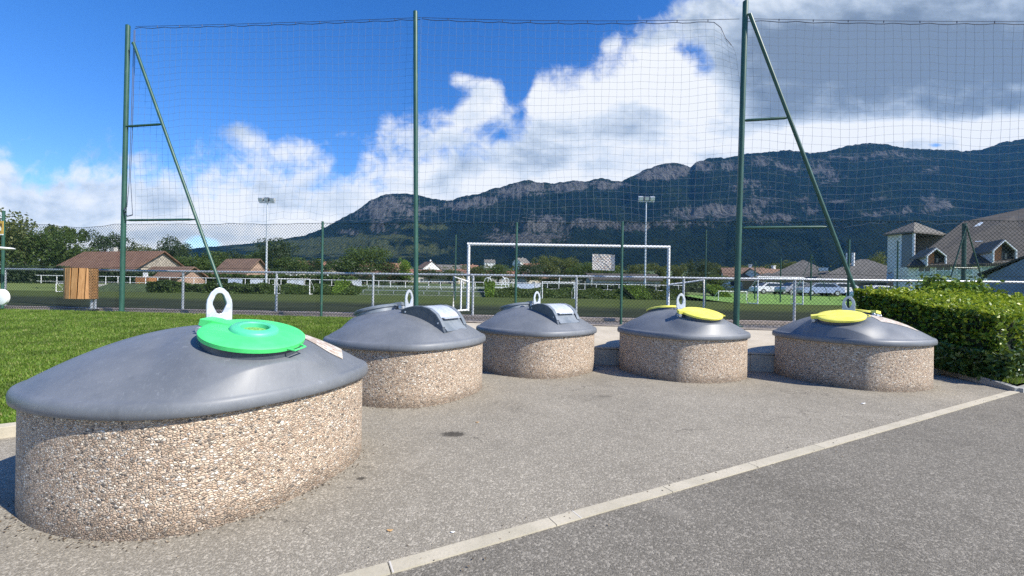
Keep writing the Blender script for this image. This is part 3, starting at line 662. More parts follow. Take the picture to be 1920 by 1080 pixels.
# ------------------------------------------------------------------ ball-stop net and fences
def fpoint(px, zbase=TZ):
    u = (px - 960) / FPX; Y = 11.05 / (1 + .123 * u); return Vector((u * Y, Y, zbase))
fd = Vector((1, -.123, 0)).normalized()
def pole_at(px, py_base, px_top, py_top, brace, label, r=.065):
    Y = fpoint(px).y; p0 = W(px, py_base, Y); p0.z = TZ - .02; p1 = W(px_top, py_top, Y)
    root = empty('net_pole', p0, label=label, cat='pole', group='tall green poles carrying the ball-stop net')
    L = lambda v: Vector(v) - p0
    b = MB(); b.tube([(0, 0, 0), L(p1)], [r, r * .92], 16); b.build('shaft', M_pole, root, smooth=True)
    b = MB(); b.lathe([(r * .93, 0), (r * .6, .02)], 16, Matrix.Translation(L(p1))); b.build('cap', M_pole, root)
    b = MB(); b.box((0, 0, .02), (.24, .24, .015)); b.build('foot_plate', M_pole, root)
    if brace:
        (tx, ty), (fx, fy), bars = brace
        foff = Vector((0, -.09, 0)); pt = L(W(tx, ty, Y - .09)); Yf = fpoint(fx).y - .09; pf = L(W(fx, fy, Yf)); pf.z = 0
        b = MB(); b.tube([pt, pf], .042, 12); b.tube([pt, L(p1) * .965 if False else Vector((pt.x - .12, 0, pt.z + .02))], .018, 8); br = b.build('brace', M_pole, root, smooth=True)
        for by in bars:
            s = None; q = (pt.z - (L(W(px, by, Y)).z)) / (pt.z - pf.z); e = pt + (pf - pt) * q; s0 = L(p0 + (p1 - p0) * ((L(W(px, by, Y)).z) / L(p1).z)); 
            d = (e - s0); b = MB(); b.tube([s0 + d * .04, s0 + d * .10, s0 + d * .9, s0 + d * .97], [.018, .034, .034, .018], 10)
            b.tube([s0 + d * .05 + Vector((0, -.05, 0)), s0 + d * .05 + Vector((0, .05, 0))], .012, 6); b.build('crossbar', M_pole, root, smooth=True)
    return root, p0, p1
P1, p1b, p1t = pole_at(228, 583, 240, 48, ((250, 80), (433, 590), (237, 413)), 'tall green net pole with diagonal brace standing right of the wooden litter bin')
P2, p2b, p2t = pole_at(780, 597, 779, 22, None, 'tall unbraced green net pole behind the drum-flap container')
P3, p3b, p3t = pole_at(1380, 607, 1398, 3, ((1406, 26), (1632, 612), (226, 427)), 'tall green net pole with diagonal brace reaching down behind the hedge', r=.07)
P4b = fpoint(2080)
# net
TOPL = [(P.z, X_) for P, X_ in ()]
def net(xa, xb, za, zb, zbot, yoff, drop=0, seed=0, sag=.12, lean=0.0):
    """hanging net between x=xa..xb (fence line), top za->zb, returns segs builder"""
    cell = .19; nx = int(abs(xb - xa) / cell); H = ((za + zb) / 2 - zbot); nz = int(H / cell); b = MB(); N_ = []
    for j in range(nz + 1):
        row = []
        for i in range(nx + 1):
            s = i / nx; x = xa + (xb - xa) * s; t = j / nz; ztop = za + (zb - za) * s - sag * 4 * s * (1 - s)
            scal = -.035 * abs(math.sin(math.pi * (x + seed) / .72)); z = ztop - (ztop - zbot) * t
            dr = 0
            if drop: dr = -drop * smoothf(s, .93, 1.0) * (1 - t) ** 6
            x2 = x + .03 * wob(z * 1.2, x * 2, k=seed) + .05 * math.sin(z * .9 + x * .8 + seed) * t + lean * (1 - t) ** 2 * .0
            z2 = z + scal * (1 - t) ** 3 + dr + .045 * wob(x * 1.1, z * .5, k=seed + 1) * min(1, t * 3) + .05 * math.sin(x * 1.9 + seed) * t + (.06 * wob(x * 4, 1, k=seed + 5) if j > nz - 2 else 0)
            y2 = (11.05 - .123 * x) + yoff + .10 * wob(x * .9, z * .4, k=seed + 2) * min(1, t * 2)
            row.append(Vector((x2 + dr * .3, y2, z2)))
        N_.append(row)
    def seg(p, q, r):
        d = (q - p); a = d.cross(Vector((0, 1, 0)));
        if a.length < 1e-6: return
        a.normalize(); c = Vector((0, r, 0)); a *= r
        b.add([p + a, p - a * .6 + c, p - a * .6 - c, q + a, q - a * .6 + c, q - a * .6 - c], [(0, 1, 4, 3), (1, 2, 5, 4), (2, 0, 3, 5)])
    for j in range(nz + 1):
        for i in range(nx + 1):
            if i < nx and j > 0: seg(N_[j][i], N_[j][i + 1], NR)
            if j < nz: seg(N_[j][i], N_[j + 1][i], NR)
    return b, N_
NR = .0021
def hang(xa, xb, za, zb, zbot, yoff, label, seed, drop=0, sag=.1):
    root = empty('ball_stop_net', (0, 0, 0), label=label, cat='net', group='bays of the ball-stop net')
    b, N_ = net(xa, xb, za, zb, zbot, yoff, drop, seed, sag); b.build('mesh', M_net, root)
    b = MB(); b.tube(N_[0], .0085, 5); b.build('edge_rope', M_cable, root)
    pts = [Vector((xa + (xb - xa) * s, (11.05 - .123 * (xa + (xb - xa) * s)) + yoff, za + (zb - za) * s + .03 - sag * .75 * 4 * s * (1 - s))) for s in lin(0, 1, 20)]
    b = MB(); b.tube(pts, .006, 5); b.build('support_cable', M_cable, root)
    k = int(abs(xb - xa) / .72)
    for i in range(1, k):
        x = xa + (xb - xa) * i / k; s = i / k; z = za + (zb - za) * s + .02 - sag * .78 * 4 * s * (1 - s); b = MB(); b.tube([(x, 11.05 - .123 * x + yoff, z + .02), (x, 11.05 - .123 * x + yoff, z - .03)], .010, 5); b.build('clip', M_cable, root)
    return root
zt1, zt2, zt3, zt4 = W(243, 52, p1b.y).z, W(779, 34, p2b.y).z, W(1398, 37, p3b.y).z, W(2080, 40, P4b.y).z
zb_ = 3.30
hang(p1b.x + .3, p2b.x, zt1, zt2, zb_, .02, 'left bay of the ball-stop net hanging between the first two tall poles', 1, sag=.03)
hang(p2b.x + .02, p3b.x - .02, zt2, zt3, zb_ - .08, .02, 'middle bay of the ball-stop net, its upper corner come loose', 4, drop=.6, sag=.09)
hang(p3b.x + .12, P4b.x, zt3, zt4, zb_ - .15, .02, 'right bay of the ball-stop net hanging above the hedge', 9, sag=.05)
# pull rope at first pole
b = MB(); zz = p1t.z - .15; x0 = p1b.x + .30
b.tube([(x0 - .03, p1b.y - .03, zz), (x0 - .07, p1b.y - .04, 6), (x0 - .10, p1b.y - .04, 4.4), (x0 - .14, p1b.y - .05, 3.75)], .008, 5)
b.tube([(x0 + .0, p1b.y - .03, zz), (x0 - .04, p1b.y - .02, 6), (x0 - .06, p1b.y - .04, 4.6), (x0 + .03, p1b.y - .05, 3.5)], .008, 5)
b.tube([(x0 - .14, p1b.y - .05, 3.75), (x0 - .19, p1b.y - .08, 3.68), (x0 - .13, p1b.y - .09, 3.60), (x0 - .19, p1b.y - .06, 3.55), (x0 - .1, p1b.y - .08, 3.45), (x0 + .03, p1b.y - .05, 3.5)], .018, 6)
tag(b.build('pull_rope', M_cable), 'knotted dark rope hanging beside the braced pole by the litter bin', 'rope')
# chain-link fence
def chainlink():
    root = empty('chain_link_fence', (0, 11.05, TZ), label='green chain-link fence on thin green posts running along the whole pitch', cat='fence')
    O = Vector((0, 11.05, TZ)); b = MB(); xa, xb = -17.5, 14.5; D = .088; zb, zt = TZ + .0, TZ + 2.60
    def dp(x, z):
        topf = max(0, (z - zb) / (zt - zb)); sg = -.10 * math.sin(math.pi * min(1, max(0, (x + 14.6) / 3.0))) ** 2 * topf if x < -11.6 else -.02 * abs(math.sin(x * 1.16)) * topf
        return Vector((x + .015 * wob(z * 2, x), 11.05 - .123 * x + .035 + .02 * wob(x * 1.3, z), z + .012 * wob(x * 2.1, z, k=2) + sg)) - O
    def line(p, q):
        L = math.dist(p, q); n = max(1, int(L / .5)); pts = [dp(p[0] + (q[0] - p[0]) * i / n, p[1] + (q[1] - p[1]) * i / n) for i in range(n + 1)]
        r = .0033
        for a, c in zip(pts, pts[1:]):
            dd = (c - a).normalized(); u = dd.cross(Vector((0, 1, 0))).normalized() * r; w = Vector((0, r, 0))
            b.add([a + u, a - u * .6 + w, a - u * .6 - w, c + u, c - u * .6 + w, c - u * .6 - w], [(0, 1, 4, 3), (1, 2, 5, 4), (2, 0, 3, 5)])
    Hh = zt - zb; k = int((xb - xa + Hh) / D) + 1
    for i in range(k):
        x = xa - Hh + i * D
        a0 = max(x, xa); a1 = min(x + Hh, xb)
        if a1 - a0 > .02: line((a0, zb + (a0 - x)), (a1, zb + (a1 - x)))
        if a1 - a0 > .02: line((a0, zt - (a0 - x)), (a1, zt - (a1 - x)))
    b.build('wire_mesh', M_wire, root)
    b = MB()
    for zz, r in ((zt - .005, .006), (zb + .05, .005), (zb + 1.3, .004)): b.tube([dp(x, zz) + Vector((0, -.008, .012 * wob(x * 5, zz))) for x in lin(xa, xb, 150)], r, 4)
    b.build('tension_wire', M_wire, root)
    for px, pt, r in ((5, 396, .038), (603, 416, .032), (967, 418, .03), (1165, 416, .034), (1590, 450, .025), (-170, 385, .032)):
        p = fpoint(px); t = W(px + 2, pt, p.y); b = MB(); b.tube([p - O + Vector((0, 0, -.02)), Vector((t.x, p.y, t.z)) - O], r, 10); b.tube([Vector((t.x, p.y, t.z)) - O, Vector((t.x, p.y, t.z + .012)) - O], r * 1.12, 10)
        b.build('post', M_pole, root, smooth=True)
chainlink()
# galvanised handrail
root = empty('handrail', (0, 12.2, .7), label='grey galvanised tube handrail on short posts edging the pitch', cat='railing'); O = Vector((0, 12.2, .7))
b = MB(); pts = [Vector((rail_pt(n)[0], rail_pt(n)[1], 1.865 + .008 * wob(n * 1.3))) - O for n in range(-4, 13)]; b.tube(pts, .032, 12); b.build('top_rail', M_galv, root, smooth=True)
for n in range(-3, 12):
    x, y = rail_pt(n); b = MB(); b.tube([Vector((x, y, .66)) - O, Vector((x, y, 1.85)) - O], .034, 12); b.tube([Vector((x - .04, y, 1.863)) - O, Vector((x + .04, y, 1.863)) - O], .037, 10); b.build('post', M_galv, root, smooth=True)
# notice on the fence
p = W(1131, 492, 10.86); wv = .285; hv = .205; fx = fd
b = MB(); n_ = 8; vs = []
for j in range(n_ + 1):
    for i in range(n_ + 1):
        a = (i / n_ - .5) * 2; c = (j / n_ - .5) * 2; q = Vector(p) + fx * (a * wv) + Vector((0, -.035 - .012 * wob(a * 2, c * 2), c * hv - .01 * a)); vs.append(q)
m0 = len(vs); vs += [v + Vector((0, .006, 0)) for v in vs]
fs = [(j * (n_ + 1) + i, j * (n_ + 1) + i + 1, (j + 1) * (n_ + 1) + i + 1, (j + 1) * (n_ + 1) + i) for j in range(n_) for i in range(n_)]
fs += [tuple(m0 + q for q in f[::-1]) for f in fs]
b.add(vs, fs); o = b.build('notice_board', M_stick, None); uv = o.data.uv_layers.new(name='uv')
for li, l in enumerate(o.data.loops):
    vi = l.vertex_index % m0; uv.data[li].uv = ((vi % (n_ + 1)) / n_, (vi // (n_ + 1)) / n_)
o.data.materials[0] = mat('notice_sheet', f_notice); tag(o, 'weathered white notice sheet with faded lines of writing tied to the fence', 'sign')
# yellow sign, white discs at the far left
p = W(2, 428, 12.8)
root = empty('information_sign', p, label='small ochre sign with white and dark pictograms on the leftmost green post', cat='sign')
b = MB(); b.box((0, -.06, 0), (.33, .012, .42), -.12); b.build('panel', mat('ochre_paint', color=(.55, .33, .05), rough=.5), root)
b = MB(); b.box((0, -.062, -.2), (.33, .014, .03), -.12); b.build('lower_strip', M_white, root)
b = MB()
for (dx, dz, w, h) in ((.05, .10, .05, .07), (.10, .09, .03, .09), (.05, -.12, .06, .035), (.10, .03, .05, .02)): b.box((dx, -.0775 , dz), (w, .004, h), -.12)
b.build('dark_pictogram', M_black, root)
b = MB(); b.box((.07, -.0775, -.04), (.05, .004, .08), -.12); b.lathe([(.02, 0), (.02, .004)], 12, Matrix.Translation((.07, -.075, .02)) @ Matrix.Rotation(R(90), 4, 'X')); b.build('white_pictogram', M_white, root)
b = MB(); q = W(2, 466, 12.3); b.lathe([(.05, -.04), (.24, -.03), (.29, 0), (.24, .035), (.05, .05)], 24, Matrix.Translation(q)); b.tube([q, q + Vector((-.5, .1, 0))], .025, 8)
tag(b.build('ball_catcher', M_white, smooth=True), 'flattened white disc held out beside the leftmost green post', 'disc')
b = MB(); q = W(2, 557, 12.3); b.lathe([(.20, -.05), (.235, -.03), (.235, .03), (.20, .05)], 28, Matrix.Translation(q) @ Matrix.Rotation(R(90), 4, 'X') ); b.tube([q + Vector((0, .06, 0)), q + Vector((0, .06, -.25))], .03, 8)
tag(b.build('round_panel', M_white, smooth=True), 'round white panel low down beside the leftmost green post', 'panel')
# litter bin
p = W(172, 577, 12.85); p.z = .68
root = empty('litter_bin', p, label='wooden slatted litter bin on a short steel post behind the fence', cat='litter bin')
b = MB(); b.tube([(0, 0, -.04), (0, 0, .75)], .045, 12); b.tube([(.09, .02, -.04), (.09, .02, .6)], .03, 10); b.box((.04, 0, -.0), (.3, .2, .02)); b.build('support_post', M_galv, root, smooth=True)
n_ = 14; cx_, cy_ = -.27, -.06
for k in range(n_):
    a = 2 * math.pi * k / n_; rx, ry = .40, .30; x, y = cx_ + rx * math.cos(a), cy_ + ry * math.sin(a)
    b = MB(); T = Matrix.Translation((x, y, .76)) @ Matrix.Rotation(math.atan2(ry * math.cos(a), -rx * math.sin(a)), 4, 'Z') @ Matrix.Rotation(R(2), 4, 'Y'); hh = .46
    b.box((0, 0, 0), (.142, .024, .92)); b.v = [tuple(T @ Vector(v)) for v in b.v]; b.build('slat', M_wood, root, bev=.004)
b = MB(); b.lathe([(.28, -.42), (.28, .42)], 20, Matrix.Translation((cx_, cy_, .76)) @ Matrix.Diagonal((1.3, .95, 1, 1))); b.build('inner_drum', M_black, root)
b = MB(); b.lathe([(.32, 0), (.32, .012)], 24, Matrix.Translation((cx_, cy_, 1.222)) @ Matrix.Diagonal((1.28, .96, 1, 1))); b.build('rim', mat('brown_paint', color=(.18, .09, .04), rough=.6), root)
# ------------------------------------------------------------------ goals
gl0 = W(877, 584, 15.3); gl0.z = .665; gr0 = W(1252, 590, 15.3); gr0.z = .665
root = empty('football_goal', gl0, label='full-size white football goal close behind the handrail', cat='goal'); L = lambda v: Vector(v) - gl0
r = .055
for q in (gl0, gr0):
    b = MB(); b.tube([L(q), L(q) + Vector((.0, 0, 2.42))], r, 14); b.build('goalpost', M_white, root, smooth=True)
b = MB(); b.tube([L(gl0) + Vector((-.05, 0, 2.43)), L(gr0) + Vector((.05, 0, 2.43))], r, 14); b.build('crossbar', M_white, root, smooth=True)
for q, s, e in ((gl0, -1, W(851, 519, 14.6)), (gr0, 1, W(1320, 525, 14.6))):
    a = L(q) + Vector((0, 0, 1.05)); t = L(e); f = Vector((t.x, t.y, .02)); b = MB(); b.tube([a, t, f], .04, 10)
    if s < 0: b.tube([Vector((.5 * t.x, .5 * t.y, (t.z + a.z) / 2)), Vector((.5 * t.x, .5 * t.y, .02))], .032, 10)
    b.tube([f, L(q) + Vector((0, 0, .03))], .035, 10); b.build('side_frame', M_white, root, smooth=True)
def small_goal(px, py_base, Y, w, h, d, rz, label, z=None, r=.045, cat='goal', group='white goals around the far pitch'):
    p = W(px, py_base, Y); 
    if z is not None: p.z = z
    root = empty('training_goal', p, rz, label=label, cat=cat, group=group)
    for s in (-1, 1):
        b = MB(); b.tube([(s * w / 2, 0, 0), (s * w / 2, 0, h)], r, 8); b.build('goalpost', M_white, root, smooth=True)
        b = MB(); hb = h * .45; b.tube([(s * w / 2, 0, r), (s * w / 2, d, r), (s * w / 2, d, hb), (s * w / 2, 0, h)] if d > 0 else [(s * w / 2, 0, r), (s * w / 2, .3, r)], r * .7, 8); b.build('side_frame', M_white, root, smooth=True)
    b = MB(); b.tube([(-w / 2 - r, 0, h), (w / 2 + r, 0, h)], r, 8); b.build('crossbar', M_white, root, smooth=True)
    return root
small_goal(548, 552, 41, 3.2, 1.5, 1.2, R(8), 'small white goal on the far touchline left of the thin green fence post')
small_goal(1047, 560, 41, 3.2, 1.6, 1.2, R(5), 'small white goal on the far touchline, seen through the big goal')
small_goal(1373, 567, 38, 2.6, 1.0, .7, R(3), 'low dark-framed bench goal by the bright green turf patch', r=.03)
small_goal(585, 538, 62, 4.6, 1.8, 1.2, 0, 'white goal on the upper field seen above the far railing at left', z=1.55)
small_goal(1079, 541, 62, 4.8, 1.9, 1.2, 0, 'white goal on the upper field seen above the far railing at centre', z=1.55)
g5 = small_goal(1463, 574, 31, 3.5, 2.0, 1.2, R(4), 'white goal standing on the bright grass before the parked cars', z=.68)
small_goal(118, 545, 36, 1.0, .75, .6, R(10), 'little white goal on the far side of the pitch left of the litter bin', z=.68, r=.03)
# ------------------------------------------------------------------ embankment, terraces, far railing
emb = lambda x, t: 42.7 + .03 * x + t * 3.2
embz = lambda x, y: .62 + (1.52 - .62) * min(1, max(0, (y - (42.7 + .03 * x)) / 2.6)) ** .8
grid_sheet('embankment', lin(-42, 19, 60), lin(0, 1.05, 8), embz, mat('bank_soil', noisy((.03, .045, .015), (.06, .09, .025), 3, .9, coord='World')), yf=emb, kind='structure')
XX = rng.uniform(-31, 18.5, 26000); TT = rng.uniform(-.02, .95, 26000); YY = 42.7 + .03 * XX + TT * 3.0; ZZ = .62 + .9 * np.clip((YY - (42.7 + .03 * XX)) / 2.6, 0, 1) ** .8 + rng.uniform(0, .28, 26000) * (.5 + .5 * np.sin(XX * 2.1 + YY))
kp = ~((XX > -15.5) & (XX < -2.6) & (TT < 2)); P_ = np.stack([XX, YY, ZZ], 1)[kp]
tag(quads('bank_ground_cover', leaves(P_, .13), M_tree[0]), 'dark green creeping plants covering the bank behind the pitch', 'ground cover', kind='stuff')
# concrete terraces (spectator steps)
p = Vector((-9, 42.75, .66)); root = empty('spectator_terrace', p, label='grey stepped spectator terrace with rails beyond the pitch', cat='terrace')
for k in range(4):
    b = MB(); b.box((0, .35 + k * .75, .12 + k * .24 - .1), (12.8, .72, .24), .03); b.build('step', M_wallc, root)
b = MB()
for k in (0, 2):
    for i in range(9): b.tube([(-6.2 + i * 1.55, .1 + k * .75, k * .24), (-6.2 + i * 1.55, .1 + k * .75, k * .24 + .55)], .025, 6)
    b.tube([(-6.2, .1 + k * .75, k * .24 + .55), (6.2, .1 + k * .75, k * .24 + .55)], .025, 6)
b.build('terrace_rails', M_galv, root)
root = empty('far_railing', (0, 45.6, 1.5), label='long white railing along the top of the far bank', cat='railing')
zr = lambda x: 1.5
b = MB(); b.tube([(-50, -1.5, .72), (19, .57, .72)], .035, 6); b.tube([(-50, -1.5, .12), (19, .57, .12)], .02, 6); b.build('rail', M_white, root)
x = -49.5
k = 0
while x < 19:
    b = MB(); y = .03 * x; b.tube([(x, y, -.1), (x, y, .72)], .03, 6); b.build('post', M_white, root); x += 1.25 if k % 7 else 1.6; k += 1
# banners on the rail
root_cols = [(.75, .78, .82), (.62, .70, .82), (.8, .8, .78)]
for i, (px0, px1, c, lab) in enumerate([(436, 462, 1, 'pale blue advertising banner on the far railing, leftmost of the row'), (476, 500, 0, 'white advertising banner on the far railing behind the lifting eye of the green-hatched container'),
                                   (543, 574, 0, 'white advertising banner on the far railing, left of the thin green post'), (652, 680, 0, 'white advertising banner on the far railing above the stepped terrace'),
                                   (968, 1002, 1, 'pale blue banner on the far railing seen through the big goal'), (1003, 1014, 0, 'small white banner on the far railing next to the pale blue one')]):
    a = W(px0, 532, 45.3); c_ = W(px1, 532, 45.3); b = MB(); b.box(((a.x + c_.x) / 2, 45.5 + .03 * a.x, 1.88), (c_.x - a.x, .03, .52))
    m_ = mat('banner_%d' % c, noisy(root_cols[c], tuple(q * .75 for q in root_cols[c]), 2.5, .6)); tag(b.build('banner', m_), lab, 'banner', 'advertising banners on the far railing')
# white playground arch
p = W(931, 540, 52); p.z = 1.5; root = empty('playground_arch', p, label='white hooped climbing frame beyond the far railing', cat='climbing frame')
b = MB(); b.tube([Vector((1.1 * math.cos(a), 0, .9 + .9 * math.sin(a))) for a in lin(0, math.pi, 14)], .05, 6)
for s in (-1, 1): b.tube([(s * 1.1, 0, .9), (s * 1.1, 0, 0)], .05, 6); b.tube([Vector((s * 1.1 + .42 * math.cos(a), .1, 1.0 + .42 * math.sin(a))) for a in lin(0, 2 * math.pi, 14)], .05, 6)
b.build('hoop', M_white, root); b = MB(); b.box((0, 0, .62), (3.2, .12, .10)); b.box((0, 0, .25), (3.2, .12, .10)); b.box((-1.5, 0, .3), (.1, .1, .62)); b.box((1.5, 0, .3), (.1, .1, .62)); b.build('barrier', M_white, root)
# floodlights
def flood(px, py0, py1, Y, label, zb=1.0, n=3):
    p = W(px, py0, Y); p.z = zb; t = W(px, py1, Y); H = t.z - zb
    root = empty('floodlight_mast', p, label=label, cat='floodlight', group='floodlight masts around the pitch')
    b = MB(); b.tube([(0, 0, 0), (0, 0, H * .5), (.0, 0, H)], [.14, .10, .07], 10); b.build('mast', M_galv, root, smooth=True)
    b = MB(); b.box((0, 0, H), (1.9, .12, .10)); arm = b.build('head_bar', M_galv, root)
    for k in range(n):
        x = (k - (n - 1) / 2) * .68; b = MB(); b.box((x, -.12, H + .34), (.52, .34, .46), M=Matrix.Rotation(R(25), 3, 'X')); l = b.build('lamp_head', M_dgrey if k % 2 else M_galv, root)
        b = MB(); b.box((x, -.31, H + .27), (.46, .02, .38), M=Matrix.Rotation(R(25), 3, 'X')); b.build('glass', mat('lamp_glass', color=(.6, .65, .7), rough=.15), l)
flood(499, 533, 380, 50, 'grey floodlight mast standing left, in front of the wooded hill')
flood(1209, 545, 378, 50, 'grey floodlight mast standing behind the right side of the big goal')
# far green poles
def far_pole(px, py1, Y, label, brace=None, zb=None, r=.055):
    zb = .66 if zb is None else zb; p = W(px, 560, Y); p.z = zb; t = W(px, py1, Y); H = t.z - zb
    root = empty('net_mast', p, label=label, cat='pole', group='slim green poles around the far side of the pitch')
    b = MB(); b.tube([(0, 0, 0), (0, 0, H)], r, 8); b.build('shaft', M_polef, root)
    if brace:
        for d in brace: b = MB(); b.tube([(0, -.1, H * .97), (d, -.1, 0)], r * .38, 6); b.build('brace', M_polef, root)
        b = MB(); d0 = min(brace + [0]) * .5; d1 = max(brace + [0]) * .5; b.tube([(d0, -.08, H * .5), (d1, -.08, H * .5)], r * .45, 6); b.build('tie_bar', M_polef, root)
far_pole(853, 440, 30, 'slim green pole just left of the big goal')
far_pole(1322, 430, 24, 'slim green pole right of the big goal', r=.045)
far_pole(1520, 477, 40, 'green pole with two braces forming an A over the grass', [-1.9, 1.9], r=.07)
far_pole(1415, 490, 40, 'green pole with a single brace left of the hip-roofed hall', [2.2])
far_pole(1463, 483, 36, 'slim green pole directly left of the hip-roofed hall')
far_pole(1682, 452, 34, 'slim dark pole in front of the white stair tower')
far_pole(1806, 419, 21, 'stout dark green pole with braces in front of the dormered school', [-1.25, 1.35], r=.085)
far_pole(1172 + 5, 500, 60, 'distant thin pole behind the notice sheet', zb=1.5, r=.04)
# ------------------------------------------------------------------ hedge, shrub
def hedge(name, poly, z0f, z1f, n, size, m, label, cat='hedge', seed=0, core=.10):
    """poly: 4 corners (x,y) of a hedge block; leaves on top and sides"""
    root = empty(name, (0, 0, 0), label=label, cat=cat)
    C4 = [Vector((a, b_, 0)) for a, b_ in poly]; cen = sum(C4, Vector()) / 4
    q = [cen + (c - cen) * (1 - core / max(.1, (c - cen).length)) for c in C4]
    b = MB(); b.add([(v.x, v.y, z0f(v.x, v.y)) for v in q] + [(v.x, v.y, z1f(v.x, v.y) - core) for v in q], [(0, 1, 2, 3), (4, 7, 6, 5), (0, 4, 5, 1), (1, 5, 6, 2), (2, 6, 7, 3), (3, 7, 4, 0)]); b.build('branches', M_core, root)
    areas = []; faces = []
    for k in range(4): a, c = C4[k], C4[(k + 1) % 4]; faces.append(('s', a, c)); areas.append((c - a).length * (z1f(a.x, a.y) - z0f(a.x, a.y)))
    faces.append(('t',)); areas.append((C4[1] - C4[0]).length * (C4[3] - C4[0]).length * 1.1)
    tot = sum(areas); P = []
    for fc_, ar in zip(faces, areas):
        k = int(n * ar / tot)
        if fc_[0] == 's':
            a, c = fc_[1], fc_[2]; d = c - a; nn = Vector((d.y, -d.x, 0)).normalized(); 
            if nn.dot((a + c) / 2 - cen) < 0: nn = -nn
            for _ in range(k):
                s = random.random(); t = random.random(); p = a + d * s; z0, z1 = z0f(p.x, p.y), z1f(p.x, p.y); z = z0 + (z1 - z0) * t
                dep = .09 * wob(p.x * 3 + p.y * 3, z * 4, k=seed) - random.random() ** 2 * .12 + .03; rnd = max(0, t - .85) * .6; p = p + nn * (dep - rnd)
                P.append((p.x, p.y, z))
        else:
            for _ in range(k):
                s, t = random.random(), random.random(); p = (C4[0] * (1 - s) + C4[1] * s) * (1 - t) + (C4[3] * (1 - s) + C4[2] * s) * t
                z = z1f(p.x, p.y) + .07 * wob(p.x * 2.5, p.y * 2.5, k=seed) - random.random() ** 2 * .10 + .03 * random.random(); P.append((p.x, p.y, z))
    quads('foliage', leaves(np.array(P), size), m, root)
    return root
HC = [(8.08, 6.95), (12.5, 8.2), (11.6, 10.0), (7.95, 9.75)]
hb = lambda x, y: gcz(x, y) - .05
ht = lambda x, y: 1.13 + (1.53 - 1.13) * smoothf(y - .25 * (x - 8), 6.6, 9.9)
hedge('boundary_hedge', HC, hb, ht, 34000, .040, M_hedge, 'dense clipped green hedge with sunlit yellowish top beside the last container')
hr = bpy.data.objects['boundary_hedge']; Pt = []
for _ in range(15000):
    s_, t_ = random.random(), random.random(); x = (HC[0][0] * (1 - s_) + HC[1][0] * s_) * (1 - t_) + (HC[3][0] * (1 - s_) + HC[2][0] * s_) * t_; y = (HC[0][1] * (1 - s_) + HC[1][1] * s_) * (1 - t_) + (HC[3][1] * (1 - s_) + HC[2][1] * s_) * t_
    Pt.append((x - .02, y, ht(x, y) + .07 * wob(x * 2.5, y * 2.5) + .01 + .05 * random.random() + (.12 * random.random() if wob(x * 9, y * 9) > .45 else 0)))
M_suntint = leafmat('sun_tinted_hedge_leaf', [(0, (.12, .22, .015)), (.5, (.26, .34, .02)), (1, (.46, .48, .04))], .45, .3)  # lighter leaf colour paints the sunlight onto the hedge top
quads('sun_tinted_leaves', leaves(np.array(Pt), .034), M_suntint, hr)
Pn = []
for _ in range(5200):
    s = random.random(); y = 6.85 + s * 2.7; Pn.append((8.03 - random.random() ** 2 * .16 - .03 * math.sin(y * 6), y, gcz(8.1, y) - .02 + random.random() ** 1.6 * .45))
for _ in range(2200): s = random.random(); Pn.append((8.0 + s * 1.6, 6.86 + s * .45 - random.random() * .12, gcz(8.4, 7) - .02 + random.random() ** 1.6 * .5))
tag(quads('ivy', leaves(np.array(Pn), .048), M_ivy), 'dark ivy with a few pale variegated leaves creeping along the foot of the hedge', 'ivy', kind='stuff')
def shrub(px, py0, py1, Y, rx, label, m, n=2600, size=.06, zb=None):
    top = W(px, py1, Y); zb = zb if zb is not None else W(px, py0, Y).z; H = top.z - zb
    root = empty('leafy_shrub', (top.x, Y, zb), label=label, cat='shrub')
    b = MB()
    tips = []
    for k in range(16):
        a = random.random() * 6.28; rr = rx * random.uniform(.3, 1.0); hh = H * random.uniform(.72, 1.0) * (1 - .28 * rr / rx); t = Vector((math.cos(a) * rr, math.sin(a) * rr * .8, hh)); b.tube([(0, 0, 0), t * .5 + Vector((0, 0, .1)), t], [.014, .009, .004], 5); tips.append(t)
    b.build('stems', M_trunk, root)
    P = []
    for _ in range(n): t = random.choice(tips); s = random.random() ** .6; p = t * s; sp_ = .09 + .05 * s; P.append((p.x + random.gauss(0, sp_), p.y + random.gauss(0, sp_), p.z + random.gauss(0, sp_ * .7)))
    quads('foliage', leaves(np.array(P), size), m, root)
shrub(1795, 575, 506, 9.9, .85, 'bright green loose shrub growing up behind the clipped hedge', M_tree[2], 7500, .06, zb=.6)
HC2 = [(11.4, 8.2), (22, 8.2), (22, 9.2), (11.3, 9.6)]
hedge('low_bushes', HC2, lambda x, y: .3, lambda x, y: 1.32 + .08 * wob(x * 2), 9000, .05, M_hedge, 'rougher continuation of green bushes at the right edge behind the clipped hedge', 'bushes', seed=3)
# far hedges and shrubs near bank
def far_hedge(px0, px1, py1, Y, dep, m, label, zb=.6, n=2500, size=.16, cat='hedge', nm='hedge_row'):
    a = W(px0, py1, Y); c = W(px1, py1, Y); zt = a.z
    hedge(nm, [(a.x, Y), (c.x, Y), (c.x, Y + dep), (a.x, Y + dep)], lambda x, y: zb, lambda x, y: zt + .12 * wob(x * .8, y), n, size, m, label, cat, core=.25)
far_hedge(-60, 125, 500, 46, 2.5, M_tree[1], 'tall dark hedge behind the left end of the pitch', n=6500, size=.24)
far_hedge(125, 268, 506, 48, 2, M_tree[1], 'dark hedge under the long brown roof', n=4500, size=.22)
far_hedge(274, 318, 528, 40.5, 2.2, M_tree[0], 'small rounded hedge block at the start of the far bank', n=1800, size=.13)
far_hedge(320, 490, 532, 42, 1.5, M_tree[0], 'low clipped hedge along the far touchline at left', n=3000, size=.12)
far_hedge(370, 660, 515, 52, 2, M_tree[0], 'mid-green hedge behind the far railing at left', n=5000, size=.2)
